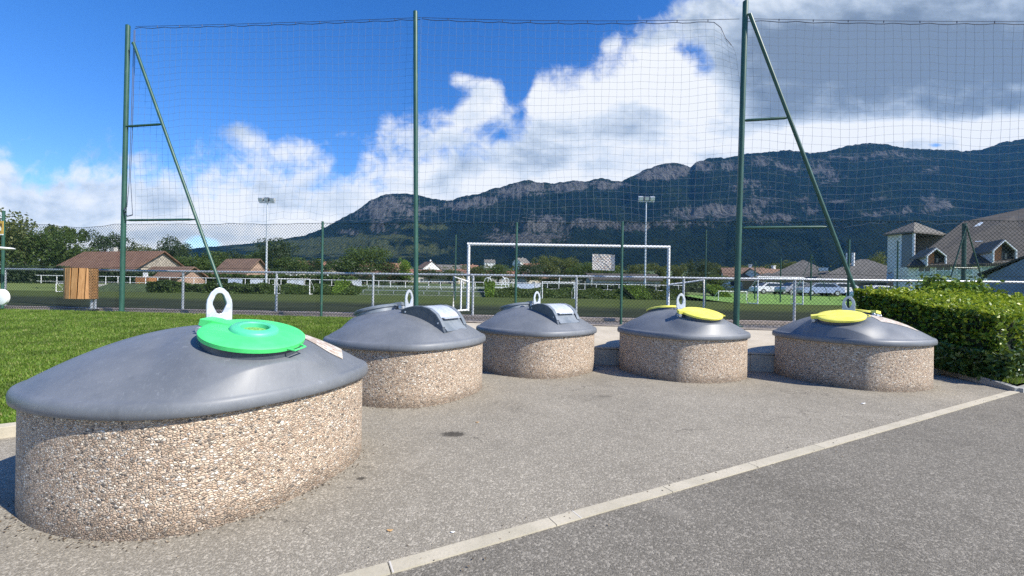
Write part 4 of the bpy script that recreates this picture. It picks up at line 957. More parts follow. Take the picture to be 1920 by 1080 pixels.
far_hedge(1020, 1330, 531, 50, 1.2, M_tree[1], 'low dark hedge behind the far railing at right', n=2600, size=.18)
def turf(px, py0, py1, w, label, shear):
    a = W(px, py0, 42.6); c = W(px, py1, 44.5); b = MB(); w2 = w / 787 * 43 / 2
    q = [Vector((a.x - w2 * .55 + shear, 42.5, .70)), Vector((a.x + w2 * .85 + shear, 42.5, .70)), Vector((a.x + w2, 44.6, c.z)), Vector((a.x - w2, 44.6, c.z))]; 
    root = empty('clipped_shrub', (0, 0, 0), label=label, cat='shrub', group='bright clipped shrubs on the far bank')
    b.prism([v + Vector((0, .15, -.2)) for v in q], (0, .1, .1)); b.build('branches', M_core, root)
    P = []
    for _ in range(1500): s, t = random.random(), random.random(); p = (q[0] * (1 - s) + q[1] * s) * (1 - t) + (q[3] * (1 - s) + q[2] * s) * t; P.append((p.x, p.y + random.uniform(-.12, .1), p.z + random.uniform(-.05, .22)))
    quads('foliage', leaves(np.array(P), .10), M_tree[2], root)
turf(630, 546, 528, 30, 'bright green clipped shrub left of the stepped terrace', 0)
turf(916, 547, 529, 22, 'bright green clipped shrub at the right end of the stepped terrace', 0)
turf(1198, 552, 537, 44, 'bright green wedge-shaped shrub on the bank below the floodlight', .3)
turf(1352, 552, 537, 36, 'bright green wedge-shaped shrub at the right end of the bank', .5)
b = MB()
# sunlit grass field right
M_field = mat('sunlit_grass', noisy((.10, .21, .025), (.16, .29, .04), 1.5, .9, .3, .05, coord='World'))
grid_sheet('grass_field', lin(18, 75, 24), lin(0, 1, 10), lambda x, y: .675 + .75 * smoothf(y, 33, 52), M_field, yf=lambda x, t: 31.5 + t * 26, kind='structure')

# ------------------------------------------------------------------ trees
def crown_mesh(kind, seed, m, n=2600):
    """unit tree: height 1, crown radius about .5 (x,y)"""
    r2 = np.random.default_rng(seed); P = []
    if kind == 'round': blobs = [(r2.normal(0, .2), r2.normal(0, .2), r2.uniform(.35, .88), r2.uniform(.13, .24)) for _ in range(20)] + [(0, 0, .55, .33)]
    elif kind == 'wide': blobs = [(r2.normal(0, .26), r2.normal(0, .24), r2.uniform(.4, .82), r2.uniform(.10, .2)) for _ in range(24)]
    elif kind == 'conifer': blobs = [((1 - z) * .3 * math.cos(a), (1 - z) * .3 * math.sin(a), z, .05 + (1 - z) * .16) for z, a in zip(np.linspace(.12, .97, 26), r2.uniform(0, 6.28, 26))]
    elif kind == 'umbrella': blobs = [(r2.normal(0, .24), r2.normal(0, .2), r2.uniform(.6, .92), r2.uniform(.07, .13)) for _ in range(16)]
    else: blobs = [(r2.normal(0, .16), r2.normal(0, .16), r2.uniform(.1, .9), r2.uniform(.1, .2)) for _ in range(20)]
    tot = sum(b_[3] ** 2 for b_ in blobs)
    for (x, y, z, r) in blobs:
        k = int(n * r * r / tot); d = r2.normal(size=(k, 3)); d /= np.linalg.norm(d, axis=1, keepdims=True)
        rr = r * (1 - .45 * r2.uniform(0, 1, (k, 1)) ** 2) * (1 + .18 * np.sin(d[:, :1] * 7 + seed) * np.sin(d[:, 2:] * 6)); P.append(np.array([x, y, z]) + d * rr * np.array([1, 1, .78]))
    P = np.concatenate(P); P[:, 2] = np.clip(P[:, 2], .03, 1.03)
    o = quads('crown', leaves(P, .021), m); me = o.data; col.objects.unlink(o); bpy.data.objects.remove(o); return me, blobs
def trunk_mesh(blobs, seed):
    b = MB(); b.tube([(0, 0, -.03), (.005, 0, .2), (-.005, .005, .5), (0, 0, .7)], [.026, .020, .013, .006], 8)
    for (x, y, z, r) in blobs[:7]: b.tube([(0, 0, max(.15, z - .3)), (x * .5, y * .5, z - .12), (x, y, z)], [.010, .007, .003], 5)
    o = b.build('trunk', M_trunk); me = o.data; col.objects.unlink(o); bpy.data.objects.remove(o); return me
TM = {}
for kind, ms in (('round', (0, 1, 2, 3, 4)), ('wide', (0, 1, 3, 4)), ('conifer', (1,)), ('umbrella', (1, 0)), ('bush', (0, 1, 3, 2, 4))):
    for mi in ms:
        for v in range(2 if kind in ('round', 'wide') and mi in (0, 1, 3) else 1):
            me, bl_ = crown_mesh(kind, hash((len(kind), mi, v)) % 9999 if False else (len(kind) * 131 + mi * 17 + v * 7), M_tree[mi], {'conifer': 3000}.get(kind, 5200)); TM[(kind, mi, v)] = (me, trunk_mesh(bl_, v))
def tree(px, py_top, wpx, Y, kind, mi, label, v=0, zb=None, group=None, nm=None):
    t = W(px, py_top, Y); zb = gz(t.x, Y) - .2 if zb is None else zb; H = max(1.5, t.z - zb); Wd = wpx / FPX * Y
    cm, tm = TM.get((kind, mi, v)) or TM[(kind, mi, 0)]
    root = empty(nm or {'conifer': 'conifer', 'umbrella': 'pine_tree', 'bush': 'bushy_tree'}.get(kind, 'broadleaf_tree'), (t.x, Y, zb), (px * 7.3) % 6.28, label=label, cat='tree', group=group or 'trees beyond the pitch')
    for me, n_ in ((cm, 'crown'), (tm, 'trunk')):
        o = bpy.data.objects.new(n_, me); col.objects.link(o); o.parent = root; o.scale = (Wd, Wd, H)
TR = [(-60, 395, 150, 60, 'round', 0, 'tall bushy green tree cut by the left frame edge'), (22, 403, 130, 58, 'round', 3, 'tall green tree standing right behind the ochre sign', 1), (78, 432, 120, 60, 'round', 0, 'broad green tree beside the one behind the ochre sign'),
      (118, 424, 62, 78, 'umbrella', 0, 'flat-topped tree poking above the left woods'), (150, 456, 110, 66, 'wide', 0, 'spreading green tree over the left end of the long brown roof', 1), (198, 436, 70, 84, 'round', 1, 'dark round tree just left of the first braced pole'),
      (232, 462, 70, 82, 'wide', 4, 'reddish-dark tree right behind the first braced pole'), (262, 458, 80, 88, 'round', 3, 'olive tree over the middle of the long brown roof'), (322, 442, 66, 84, 'wide', 1, 'dark pointed tree above the gable of the long-roofed house'),
      (300, 474, 80, 80, 'bush', 0, 'low green tree behind the ridge of the long-roofed house'), (362, 474, 95, 78, 'wide', 0, 'wide green tree between the two brown-roofed houses'), (402, 470, 80, 96, 'round', 0, 'green tree left behind the small brown-roofed house', 1),
      (440, 466, 70, 100, 'wide', 1, 'dark tree above the small brown-roofed house'), (478, 470, 60, 100, 'round', 0, 'green tree immediately left of the first floodlight mast'), (516, 448, 84, 92, 'round', 1, 'tallest dark tree immediately right of the first floodlight mast', 1),
      (552, 474, 70, 90, 'wide', 0, 'green tree right of the dark tree by the floodlight'), (585, 482, 66, 130, 'wide', 1, 'dark spreading tree left of the thin green fence post'), (625, 483, 50, 150, 'wide', 1, 'dark low tree right of the thin green fence post'),
      (683, 460, 110, 88, 'round', 0, 'large dense green tree in the centre left of the valley', 0), (650, 486, 70, 90, 'bush', 0, 'bushy tree at the left foot of the large dense tree'), (722, 488, 60, 92, 'bush', 4, 'reddish bush at the right foot of the large dense tree'),
      (761, 486, 27, 84, 'round', 2, 'small bright lime-green round tree'), (755, 505, 60, 86, 'bush', 0, 'dark bush below the lime-green tree'), (805, 503, 60, 100, 'wide', 1, 'low dark tree between tall pole and big goal'), (845, 502, 60, 120, 'wide', 0, 'low green tree just left of the big goal'),
      (905, 492, 60, 120, 'wide', 3, 'olive tree seen in the left part of the big goal'), (935, 496, 55, 110, 'round', 0, 'green round tree seen left in the big goal', 1), (990, 494, 60, 110, 'round', 1, 'dark tree in the middle of the big goal'),
      (1030, 474, 62, 130, 'wide', 3, 'tall olive tree in the middle of the big goal', 1), (1070, 482, 56, 135, 'round', 3, 'olive round tree left of the notice sheet'), (1095, 487, 80, 95, 'wide', 0, 'broad green tree directly left of the notice sheet'),
      (1135, 492, 60, 110, 'wide', 0, 'green tree behind the notice sheet', 1), (1195, 490, 60, 140, 'wide', 3, 'olive tree behind the right post of the notice sheet', 1), (1235, 495, 60, 130, 'bush', 3, 'pale bushy tree near the right goalpost'),
      (1275, 494, 56, 120, 'bush', 3, 'pale bushy tree outside the right goalpost'), (1297, 486, 48, 105, 'conifer', 1, 'dark conifer right of the big goal'), (1318, 488, 50, 108, 'round', 1, 'dark round tree beside the conifer'),
      (1352, 492, 56, 120, 'wide', 3, 'olive tree left of the tall braced pole'), (1392, 494, 56, 130, 'wide', 3, 'olive tree behind the tall braced pole', 1), (1440, 490, 70, 150, 'wide', 3, 'olive tree left of the hip-roofed hall'),
      (1478, 488, 50, 150, 'round', 3, 'olive tree behind the hip-roofed hall'), (1646, 474, 46, 90, 'round', 3, 'yellow-green tree beside the white stair tower', 1), (1210, 508, 70, 80, 'bush', 0, 'low green bush beneath the notice sheet'),
      (1040, 512, 70, 85, 'bush', 1, 'low dark bush in the centre of the big goal'), (900, 512, 60, 90, 'bush', 0, 'low green bush inside the left goalpost'), (1345, 512, 70, 80, 'bush', 0, 'low green bush beside the slim pole right of the goal'),
      (610, 506, 70, 80, 'bush', 0, 'low green bush right of the thin fence post'), (510, 500, 60, 78, 'bush', 0, 'low green bush at the foot of the first floodlight tree'), (700, 512, 90, 70, 'bush', 1, 'dark low bushes under the large dense tree')]
for T_ in TR:
    px, py, w, Y, kd, mi, lab = T_[:7]; tree(px, py, w, Y, kd, mi, lab, v=T_[7] if len(T_) > 7 else 0)
# far wood as a mass in the valley
XX = []; 
for _ in range(15000):
    Y = random.uniform(170, 620); u = random.uniform(-.85, .95); x = u * Y
    g = wob(x * .015, Y * .012, k=7)
    if g < -.05: continue
    XX.append((x, Y, gz(x, Y) + random.random() ** .7 * (4 + 5 * max(0, wob(x * .05, Y * .05, k=2)))))
XX = np.array(XX); XX = np.repeat(XX, 3, 0) + rng.normal(0, 1.1, (len(XX) * 3, 3))
tag(quads('valley_woods', leaves(XX, .85), M_tree[3]), 'distant mixed woodland filling the valley below the mountain', 'woodland', kind='stuff')

# ------------------------------------------------------------------ houses
def f_tile(c1, c2):
    def f(t, b):
        co = ocoord(t); n = t.noise(co, 1.3, 6, .7); w = t.add('ShaderNodeTexWave', {'Vector': co, 'Scale': 2.2, 'Distortion': .4}, bands_direction='X')
        c = t.mix(t.ss(n, .3, .7), c1, c2); c = t.mix(t.m('MULTIPLY', w.outputs[1], .35), c, tuple(x * .5 for x in c1)); t.set(b.inputs['Base Color'], c); b.inputs['Roughness'].default_value = .85; bump(t, b, w.outputs[1], .4, .05)
    return f
M_rt = [mat('roof_brown', f_tile((.16, .095, .065), (.24, .15, .10))), mat('roof_terracotta', f_tile((.24, .11, .07), (.32, .17, .11))), mat('roof_grey', f_tile((.14, .13, .115), (.21, .195, .17)))]
M_wl = [mat('render_cream', noisy((.42, .37, .29), (.52, .47, .37), .8, .9)), mat('render_white', noisy((.62, .62, .60), (.74, .74, .72), .8, .9)), mat('render_pink', noisy((.28, .185, .14), (.38, .26, .195), 1.5, .9)), mat('render_grey', noisy((.32, .31, .29), (.42, .41, .38), .8, .9)), mat('dark_timber', noisy((.05, .035, .025), (.10, .07, .05), 3, .8))]
M_roofd = mat('dark_roof_tiles', f_tile((.045, .040, .034), (.085, .075, .064)))
M_glass = mat('window_glass', color=(.03, .04, .05), rough=.12)
M_frame = mat('window_frame_paint', color=(.6, .6, .58), rough=.5)
def house(loc, rz, L, Wd, he, hr, roof, wall, label, windows=(), over=.35, chimney=True, cat='house', group=None, gable=None, name='house'):
    """ridge along local x; loc = centre"""
    root = empty(name, loc, rz, label=label, cat=cat, group=group)
    x, y = L / 2, Wd / 2
    b = MB(); b.add([(-x, -y, -1), (x, -y, -1), (x, y, -1), (-x, y, -1), (-x, -y, he), (x, -y, he), (x, y, he), (-x, y, he), (-x, 0, hr), (x, 0, hr)], [(0, 1, 5, 4), (2, 3, 7, 6), (1, 2, 6, 9, 5), (3, 0, 4, 8, 7), (0, 3, 2, 1)]); b.build('wall', wall, root)
    if gable: b = MB(); b.prism([(x + .02, -y * .86, he + .05), (x + .02, y * .86, he + .05), (x + .02, 0, hr - .12)], (.02, 0, 0)); b.build('gable_cladding', gable, root)
    b = MB(); s = (hr - he) / y; ye = y + over; ze = he - s * over; xe = x + over
    for sg in (-1, 1):
        p = [Vector((-xe, sg * ye, ze + .02)), Vector((xe, sg * ye, ze + .02)), Vector((xe, 0, hr + .02)), Vector((-xe, 0, hr + .02))]
        b.add(p + [q + Vector((0, 0, .14)) for q in p], [(0, 1, 2, 3), (4, 7, 6, 5), (0, 4, 5, 1), (1, 5, 6, 2), (2, 6, 7, 3), (3, 7, 4, 0)])
    rf = b.build('roof', roof, root)
    if chimney: b = MB(); b.box((L * .2, .3, hr + .2), (.6, .6, 1.2)); b.box((L * .2, .3, hr + .85), (.72, .72, .1)); b.build('chimney', wall, rf)
    for (side, pos, z, w, h) in windows:
        b = MB(); g = MB()
        if side == 'f': b.box((pos, -y - .02, z), (w + .14, .08, h + .14)); g.box((pos, -y - .07, z), (w, .03, h))
        else: b.box((x + .02, pos, z), (.08, w + .14, h + .14)); g.box((x + .07, pos, z), (.03, w, h))
        f = b.build('window', M_frame, root); g.build('pane', M_glass, f)
    return root
def place_house(px, py_ridge, Y, rz, L, Wd, hr, label, roof=1, wall=0, he=None, win=True, **kw):
    t = W(px, py_ridge, Y); base = t.z - hr; he = he or hr * .6
    w_ = [('f', p_, he * .5 if he < 4 else z_, .9, 1.1) for p_ in (-L * .3, 0, L * .3) for z_ in ((1.4,) if he < 4 else (1.4, he - 1.2))] + [('g', 0, he * .55, .9, 1.1)] if win else ()
    return house((t.x, Y, base), rz, L, Wd, he, hr, M_rt[roof], M_wl[wall], label, w_, **kw)
# long-roofed house
t = W(228, 470, 55)
hA = house((W(231, 470, 55).x, 55, .42), R(-14), 13.2, 6.0, 3.0, 5.15, mat('roof_rusty', f_tile((.15, .075, .045), (.24, .135, .085))), M_wl[0], 'long low house with a rusty brown roof and cream patterned gable', [('f', -3, 1.3, 1, 1.1), ('f', 1, 1.3, 1, 1.1)], over=.5, chimney=False, gable=mat('patterned_gable', noisy((.22, .195, .16), (.38, .34, .28), 4, .9)), name='long_house')
b = MB(); b.box((-2, .3, 5.5), (.5, .5, .7)); b.build('chimney', M_wl[3], hA)
t = W(322, 512, 50)
hp = house((W(325, 512, 51).x, 51, .5), R(-14), 5.6, 3.4, 1.9, 3.0, M_rt[0], M_wl[2], 'lean-to porch building with brown roof in front of the long-roofed house', [('f', .5, 1.0, 1.6, .8)], chimney=False, over=.5, name='porch_building', cat='outbuilding')
p = W(274, 527, 46); p.z = .9
root = empty('kiosk', p, label='orange-brown kiosk with yellow lettering strokes near the porch building', cat='kiosk')
b = MB(); b.box((0, 0, .55), (1.45, 1.0, 1.5)); b.build('body', mat('orange_brown', noisy((.30, .13, .05), (.40, .18, .08), 3, .7)), root)
b = MB()
for (dx, dz, w, h) in ((-.35, .75, .22, .05), (-.30, .65, .05, .2), (-.05, .7, .18, .05), (.2, .72, .2, .05), (.0, .42, .3, .05), (.3, .45, .2, .05), (-.3, .4, .18, .05)): b.box((dx, -.51, dz), (w, .02, h))
b.build('lettering', mat('yellow_paint', color=(.7, .6, .05), rough=.5), root)
b = MB(); b.box((.1, -.2, 1.55), (.5, .06, .55)); b.build('notice_panel', M_white, root)
b = MB(); a = W(180, 535, 44.2); c = W(276, 535, 44.2); b.box(((a.x + c.x) / 2, 44.2, .95), (c.x - a.x, .25, .9)); tag(b.build('boundary_wall', mat('pale_blockwork', noisy((.42, .38, .32), (.56, .52, .45), 1.5, .9))), 'low pale blockwork wall beyond the pitch below the kiosk', 'wall')
place_house(456, 487, 66, R(-16), 5.8, 4.2, 5.0, 'small house with grey-brown roof and pinkish gable left of the floodlight', roof=0, wall=2, chimney=False, over=.5, win=False)
VH = [(590, 490, 170, 20, 12, 9, 6.5, 'village house with red-brown roof left of the thin fence post', 1, 0), (640, 488, 180, -30, 10, 9, 7, 'village house with grey roof and white walls right of the thin fence post', 2, 1), (625, 500, 150, -50, 9, 8, 6, 'village house with cream gable just below the grey-roofed one', 1, 0),
      (565, 495, 210, 10, 12, 9, 6, 'pale village house half hidden left of the red-brown roof', 1, 1), (803, 491, 190, -55, 8, 8, 7.5, 'white chalet-like house right of the tall unbraced pole', 0, 1), (840, 497, 210, 5, 18, 9, 6, 'long low building with grey roof left of the big goal', 2, 3),
      (790, 506, 150, 15, 14, 9, 5.5, 'low house with terracotta roof below the white chalet', 1, 0), (835, 510, 130, -10, 11, 8, 5, 'grey-roofed bungalow near the left goalpost', 2, 0), (745, 494, 230, 30, 10, 8, 6, 'small pink house behind the lime-green tree', 1, 2),
      (870, 505, 170, -20, 12, 9, 5.5, 'red-roofed house directly behind the left goalpost', 1, 0), (930, 508, 150, 12, 14, 9, 5.5, 'low red-brown roofed house inside the left of the goal', 1, 3), (977, 484, 420, 40, 12, 12, 11, 'distant house with pointed grey roof on the wooded rise', 2, 1),
      (918, 487, 480, 10, 12, 9, 9, 'distant white house on the slope above the goal crossbar line', 2, 1), (1090, 508, 140, -8, 14, 9, 5.5, 'dark-roofed house left below the notice sheet', 0, 3), (1010, 511, 130, 20, 11, 8, 5, 'small brown-roofed house in the middle of the goal', 0, 0),
      (1000, 494, 300, 0, 14, 9, 7, 'brown-roofed village house far off in the middle of the goal', 1, 0), (880, 497, 280, 25, 12, 9, 6.5, 'far terracotta-roofed house above the left goalpost rail', 1, 2), (700, 507, 120, 5, 16, 8, 5, 'long brown-roofed barn below the large dense tree', 0, 3),
      (690, 493, 330, 10, 12, 9, 8, 'far cream house glimpsed beside the large dense tree', 1, 0), (1392, 503, 95, -20, 8, 7, 5.0, 'white house with brown roof left of the tall braced pole foot', 0, 1), (1440, 505, 92, 15, 9, 7, 4.6, 'white house with brown roof right of the tall braced pole foot', 0, 1)]
for (px, py, Y, rz, L_, W_, hr, lab, rf, wl) in VH: place_house(px, py, Y, R(rz), L_, W_, hr, lab, roof=rf, wall=wl, name='village_house', group='houses of the village')
# long dark club building behind goal right
t = W(1165, 517, 70); root = house((t.x, 70, 1.4), R(-2), 11, 6, 1.9, 2.9, M_roofd, M_wl[3], 'low clubhouse with dark roof and wide windows behind the right of the goal', [('f', p_, 1.1, 2.2, .7) for p_ in (-3.5, -.5, 3)], chimney=False, name='clubhouse', cat='building')
# hip-roofed halls (right)
def hip_hall(px, py, Y, rz, half, he, hr, label, top=.0, extra=None, chim=False):
    t = W(px, py, Y); base = t.z - hr; root = empty('hip_roofed_hall', (t.x, Y, base), rz, label=label, cat='building')
    h = half; b = MB(); b.box((0, 0, (he - 1) / 2), (2 * h, 2 * h, he + 1)); b.build('wall', M_wl[3], root)
    o = h + .8; b = MB(); b.add([(-o, -o, he), (o, -o, he), (o, o, he), (-o, o, he), (-top, 0, hr), (top, 0, hr)], [(0, 1, 5, 4), (1, 2, 5), (2, 3, 4, 5), (3, 0, 4), (0, 3, 2, 1)]); rf = b.build('roof', M_slate, root)
    for k in range(5):
        b = MB(); b.box((-h + 1.2 + k * 2 * (h - 1.2) / 4, -h - .03, he * .5), (1.8, .08, 1.2)); b.build('window', M_glass, root)
    if chim:
        for d in (0, .7): b = MB(); b.tube([(d - 2, -2, hr * .75), (d - 2, -2, hr + .9)], .2, 10); b.build('vent_pipe', M_white, rf)
        b = MB(); b.box((-5, -3.5, hr * .7), (1.2, .8, .5)); b.build('vent_box', M_white, rf)
M_slate = mat('fibre_slates', f_tile((.11, .103, .092), (.19, .178, .16)))
hip_hall(1506, 487, 72, R(-38), 5.2, 2.5, 6.2, 'grey hip-roofed hall with a pale sunlit facet behind the A-shaped pole', chim=False)
hip_hall(1618, 486, 66, R(-36), 5.6, 2.2, 5.6, 'grey hip-roofed hall with twin white vent pipes left of the stair tower', chim=True, top=.5)
hip_hall(1440, 511, 84, R(-30), 4.5, 1.8, 3.6, 'lower hip-roofed annex at the left end of the halls')
# stair tower
M_ = W(1712, 540, 50); Mv = Vector((M_.x, 50, 0)); dL = Vector((-.9, 2.5, 0)); dR = Vector((5.5, 2.0, 0)); base = 1.0
zE = W(1712, 437, 50).z; zA = W(1711, 415, 50).z + .15
root = empty('stair_tower', (Mv.x, Mv.y, base), label='white stair tower with pyramid roof and glazed corner bays', cat='tower'); O = Vector((Mv.x, Mv.y, base)); hh = zE - base
M_pw = mat('tower_white', noisy((.64, .62, .58), (.74, .72, .68), 1, .9))
def quadwall(b, a, c, z0, z1, th=.15):
    d = c - a; nn = Vector((-d.y, d.x, 0)).normalized() * th; b.prism([a + Vector((0, 0, z0)), c + Vector((0, 0, z0)), c + Vector((0, 0, z1)), a + Vector((0, 0, z1))], nn)
z0v = Vector((0, 0, 0)); l1 = dL * .48
b = MB(); quadwall(b, dL, l1, -1, hh, .2); b.build('wall', M_pw, root)
b = MB(); quadwall(b, l1 * .98, z0v, 0, hh - .1, .03); b.build('glazing', mat('tower_glass', color=(.10, .13, .16), rough=.15), root)
b = MB(); quadwall(b, dL + dR, dL, -1, hh, .1); b.build('rear_wall', M_wl[3], root)
b = MB(); quadwall(b, dR * 1.0, dR + dL, -1, hh, .1); b.build('side_wall', M_wl[3], root)
b = MB(); 
for q in (z0v, dR, l1): b.tube([q + Vector((0, 0, -1)), q + Vector((0, 0, hh))], .13, 8)
b.tube([z0v + Vector((0, 0, hh * .5)), dR + Vector((0, 0, hh * .5))], .08, 6); b.tube([z0v + Vector((0, 0, hh * .25)), dR + Vector((0, 0, hh * .25))], .08, 6); b.tube([l1 + Vector((0, 0, hh * .42)), Vector((0, 0, hh * .42))], .1, 6); b.tube([dR * .45 + Vector((0, 0, hh * .55)), dR * .45 + Vector((0, 0, hh * .8))], .06, 6)
b.build('frame', M_white, root)
b = MB(); e = .45; ctr = (dL + dR) / 2; cs = [z0v, dR, dR + dL, dL]; cs = [ctr + (c - ctr) * 1.18 for c in cs]
b.add([c + Vector((0, 0, hh)) for c in cs] + [c + Vector((0, 0, hh + .18)) for c in cs] + [ctr * .55 + Vector((0, 0, zA - base))], [(0, 3, 2, 1), (0, 1, 5, 4), (1, 2, 6, 5), (2, 3, 7, 6), (3, 0, 4, 7), (4, 5, 8), (5, 6, 8), (6, 7, 8), (7, 4, 8)]); b.build('roof', M_slate, root)
# mural mountainous rock patch beneath
b = MB(); quadwall(b, dL * 1.0 + Vector((-.05, -.03, 0)), l1 + Vector((-.05, -.03, 0)), -1, hh * .42, -.03); b.build('mural', mat('mural_paint', noisy((.42, .24, .14), (.45, .55, .68), .9, .8, lo=.45, hi=.55)), root)
# dormered school (main building, right)
def school():
    Ye = 42.0
    E0 = W(1700, 498, Ye); E1 = W(1990, 490, 38.0); R0 = W(1806, 415.5, 51.0); R1 = W(1925, 390, 49.5); R2 = W(2080, 372, 47.5)
    base = 1.0; O = Vector((E0.x, E0.y, base)); root = empty('school_building', O, label='large school building with broad dark roof, skylights and two gabled dormers', cat='building')
    L = lambda v: Vector(v) - O; dn = Vector((0, 0, -.22))
    b = MB(); tri = [L(E0), L(E1), L(R2), L(R1), L(R0)]; vs = tri + [p + dn for p in tri]; b.add(vs, [(0, 1, 2, 3, 4), (9, 8, 7, 6, 5)] + [(i, i + 5, (i + 1) % 5 + 5, (i + 1) % 5) for i in range(5)]); rf = b.build('roof', M_roofd, root)
    # back slope
    bk = Vector((6, 9, -6)); b = MB(); b.add([L(R0), L(R1), L(R2), L(R2) + bk, L(R0) + bk], [(0, 1, 2, 3, 4)]); b.build('rear_roof', M_roofd, root)
    ed = (E1 - E0); edn = Vector((ed.x, ed.y, 0)).normalized(); inn = Vector((-edn.y, edn.x, 0)) * .45
    a = L(E0) + inn + edn * .3; c = L(E1) + inn; zt = L(E0).z - .1; b = MB(); b.prism([Vector((a.x, a.y, -1)), Vector((c.x, c.y, -1)), Vector((c.x, c.y, L(E1).z - .1)), Vector((a.x, a.y, zt))], inn.normalized() * 3); b.build('wall', M_pw, root)
    g = a; b = MB(); q = L(R0) + Vector((0, 0, -.4)); b.prism([Vector((g.x, g.y, -1)), Vector((g.x, g.y, zt)), Vector((q.x, q.y, q.z)), Vector((q.x, q.y, -1))], Vector((.3, -.05, 0))); b.build('gable_wall', M_wl[3], root)
    # ground floor windows under eaves
    Ln = math.hypot(c.x - a.x, c.y - a.y); rot = math.atan2(edn.y, edn.x)
    def PX(px):  # position along eave for a picture column
        u = (px - HX) / FPX; A = a + O; d = Vector((edn.x, edn.y, 0)); s = (u * A.y - A.x) / (d.x - u * d.y); return s
    for (x0, x1, y0, y1, mid) in [(1720, 1743, 501, 518, 1), (1753, 1781, 497, 517, 1), (1793, 1822, 496, 515, 1), (1838, 1866, 493, 506, 1), (1880, 1905, 491, 503, 1)]:
        s0, s1 = PX(x0), PX(x1); cs_ = a + edn * ((s0 + s1) / 2); Yc = cs_.y + O.y; zz0 = W(x0, y1, Yc).z - base; zz1 = min(W(x0, y0, Yc).z - base, 4.2)
        ct = Vector((cs_.x, cs_.y, (zz0 + zz1) / 2)) - inn.normalized() * .05; w = s1 - s0
        b = MB(); b.box(ct, (w + .12, .1, zz1 - zz0 + .12), rot); f = b.build('window', M_white, root)
        for k in (-1, 1):
            for j in (0, 1): b = MB(); b.box(ct + edn * (k * w * .25) + Vector((0, 0, (j - .5) * (zz1 - zz0) * .5)) - inn.normalized() * .06, (w * .42, .04, (zz1 - zz0) * .42), rot); b.build('pane', M_glass if j else mat('greenish_blind', color=(.34, .42, .36), rough=.4), f)
    # skylights on roof plane
    nrm = (L(E1) - L(E0)).cross(L(R0) - L(E0)).normalized()
    if nrm.z < 0: nrm = -nrm
    def on_roof(px, py):
        u, v = UV(px, py); d = Vector((u, 1, v)); o = Vector((0, 0, CAMZ)); p0 = E0; t_ = (p0 - o).dot(nrm) / d.dot(nrm); return o + d * t_
    for quad_ in ([(1825, 427), (1846, 426), (1857, 416), (1840, 417)], [(1825, 457), (1841, 456), (1857, 444), (1840, 445)], [(1868, 451), (1889, 450), (1903, 438), (1882, 440)]):
        ps = [L(on_roof(*q_)) for q_ in quad_]; b = MB(); b.prism([p_ + nrm * .02 for p_ in ps], nrm * .12); s_ = b.build('skylight', M_galv, rf); ct = sum(ps, Vector()) / 4
        b = MB(); b.prism([ct + (p_ - ct) * .86 + nrm * .145 for p_ in ps], nrm * .02); b.build('pane', mat('sky_glass', color=(.45, .55, .65), rough=.08), s_)
    # dormers
    for (pa, pl, pr, pb) in (((1755, 466), (1738, 480), (1773, 480), 498), ((1883, 451), (1862, 470), (1905, 470), 492)):
        fr = on_roof((pl[0] + pr[0]) / 2, pb - 2); Yd = fr.y - .1; ax = W(pa[0], pa[1], Yd); lx = W(pl[0], pl[1], Yd); rx = W(pr[0], pr[1], Yd); zb = W(pl[0], pb, Yd).z
        dp = Vector((1.9, 3.6, 0)); wv = (rx - lx); front = [Vector((lx.x, Yd, zb)), Vector((rx.x, Yd, zb)), Vector((rx.x, Yd, rx.z)), Vector((ax.x, Yd, ax.z)), Vector((lx.x, Yd, lx.z))]
        d = MB(); A = [L(p_) + Vector((.18, .12, -.05)) for p_ in front]
        d.prism([A[0], A[4], A[4] + dp * .9, A[0] + dp * .9], Vector((-.1, 0, 0))); d.prism([A[1], A[2], A[2] + dp * .9, A[1] + dp * .9], Vector((.08, 0, 0))); dr = d.build('dormer', M_pw, root)
        d = MB(); q_ = Vector((.35, .5, 0)); d.prism([L(front[0]) + q_ + wv * .48, L(front[1]) + q_ - wv * .06, L(front[2]) + q_ - wv * .06 , L(front[3]) + q_ + Vector((.05, 0, -.15))], (0, .06, 0)); d.build('pane', M_glass, dr)
        d = MB(); d.prism([L(front[0]) + q_ + wv * .06, L(front[0]) + q_ + wv * .47, L(front[3]) + q_ + Vector((0, 0, -.15)), L(front[4]) + q_ + wv * .06], (0, .06, 0)); d.build('timber_panel', mat('orange_timber', color=(.36, .14, .05), rough=.6), dr)
        d = MB()
        for e0, e1 in ((4, 3), (2, 3)):
            p, q2 = L(front[e0]), L(front[e1]); ou = (p - q2).normalized() * .25; d.add([p + ou, q2, q2 + dp, p + ou + dp, p + ou + Vector((0, 0, .14)), q2 + Vector((0, 0, .16)), q2 + dp + Vector((0, 0, .16)), p + ou + dp + Vector((0, 0, .14))], [(0, 1, 2, 3), (4, 7, 6, 5), (0, 4, 5, 1), (1, 5, 6, 2), (2, 6, 7, 3), (3, 7, 4, 0)])
        d.build('roof', M_slate, dr)
        d = MB(); d.tube([L(front[0]), L(front[4]), L(front[3]), L(front[2]), L(front[1])], .09, 6); d.build('fascia', M_galv, dr)
M_roofd = mat('dark_roof_tiles', f_tile((.045, .040, .034), (.085, .075, .064)))
school()
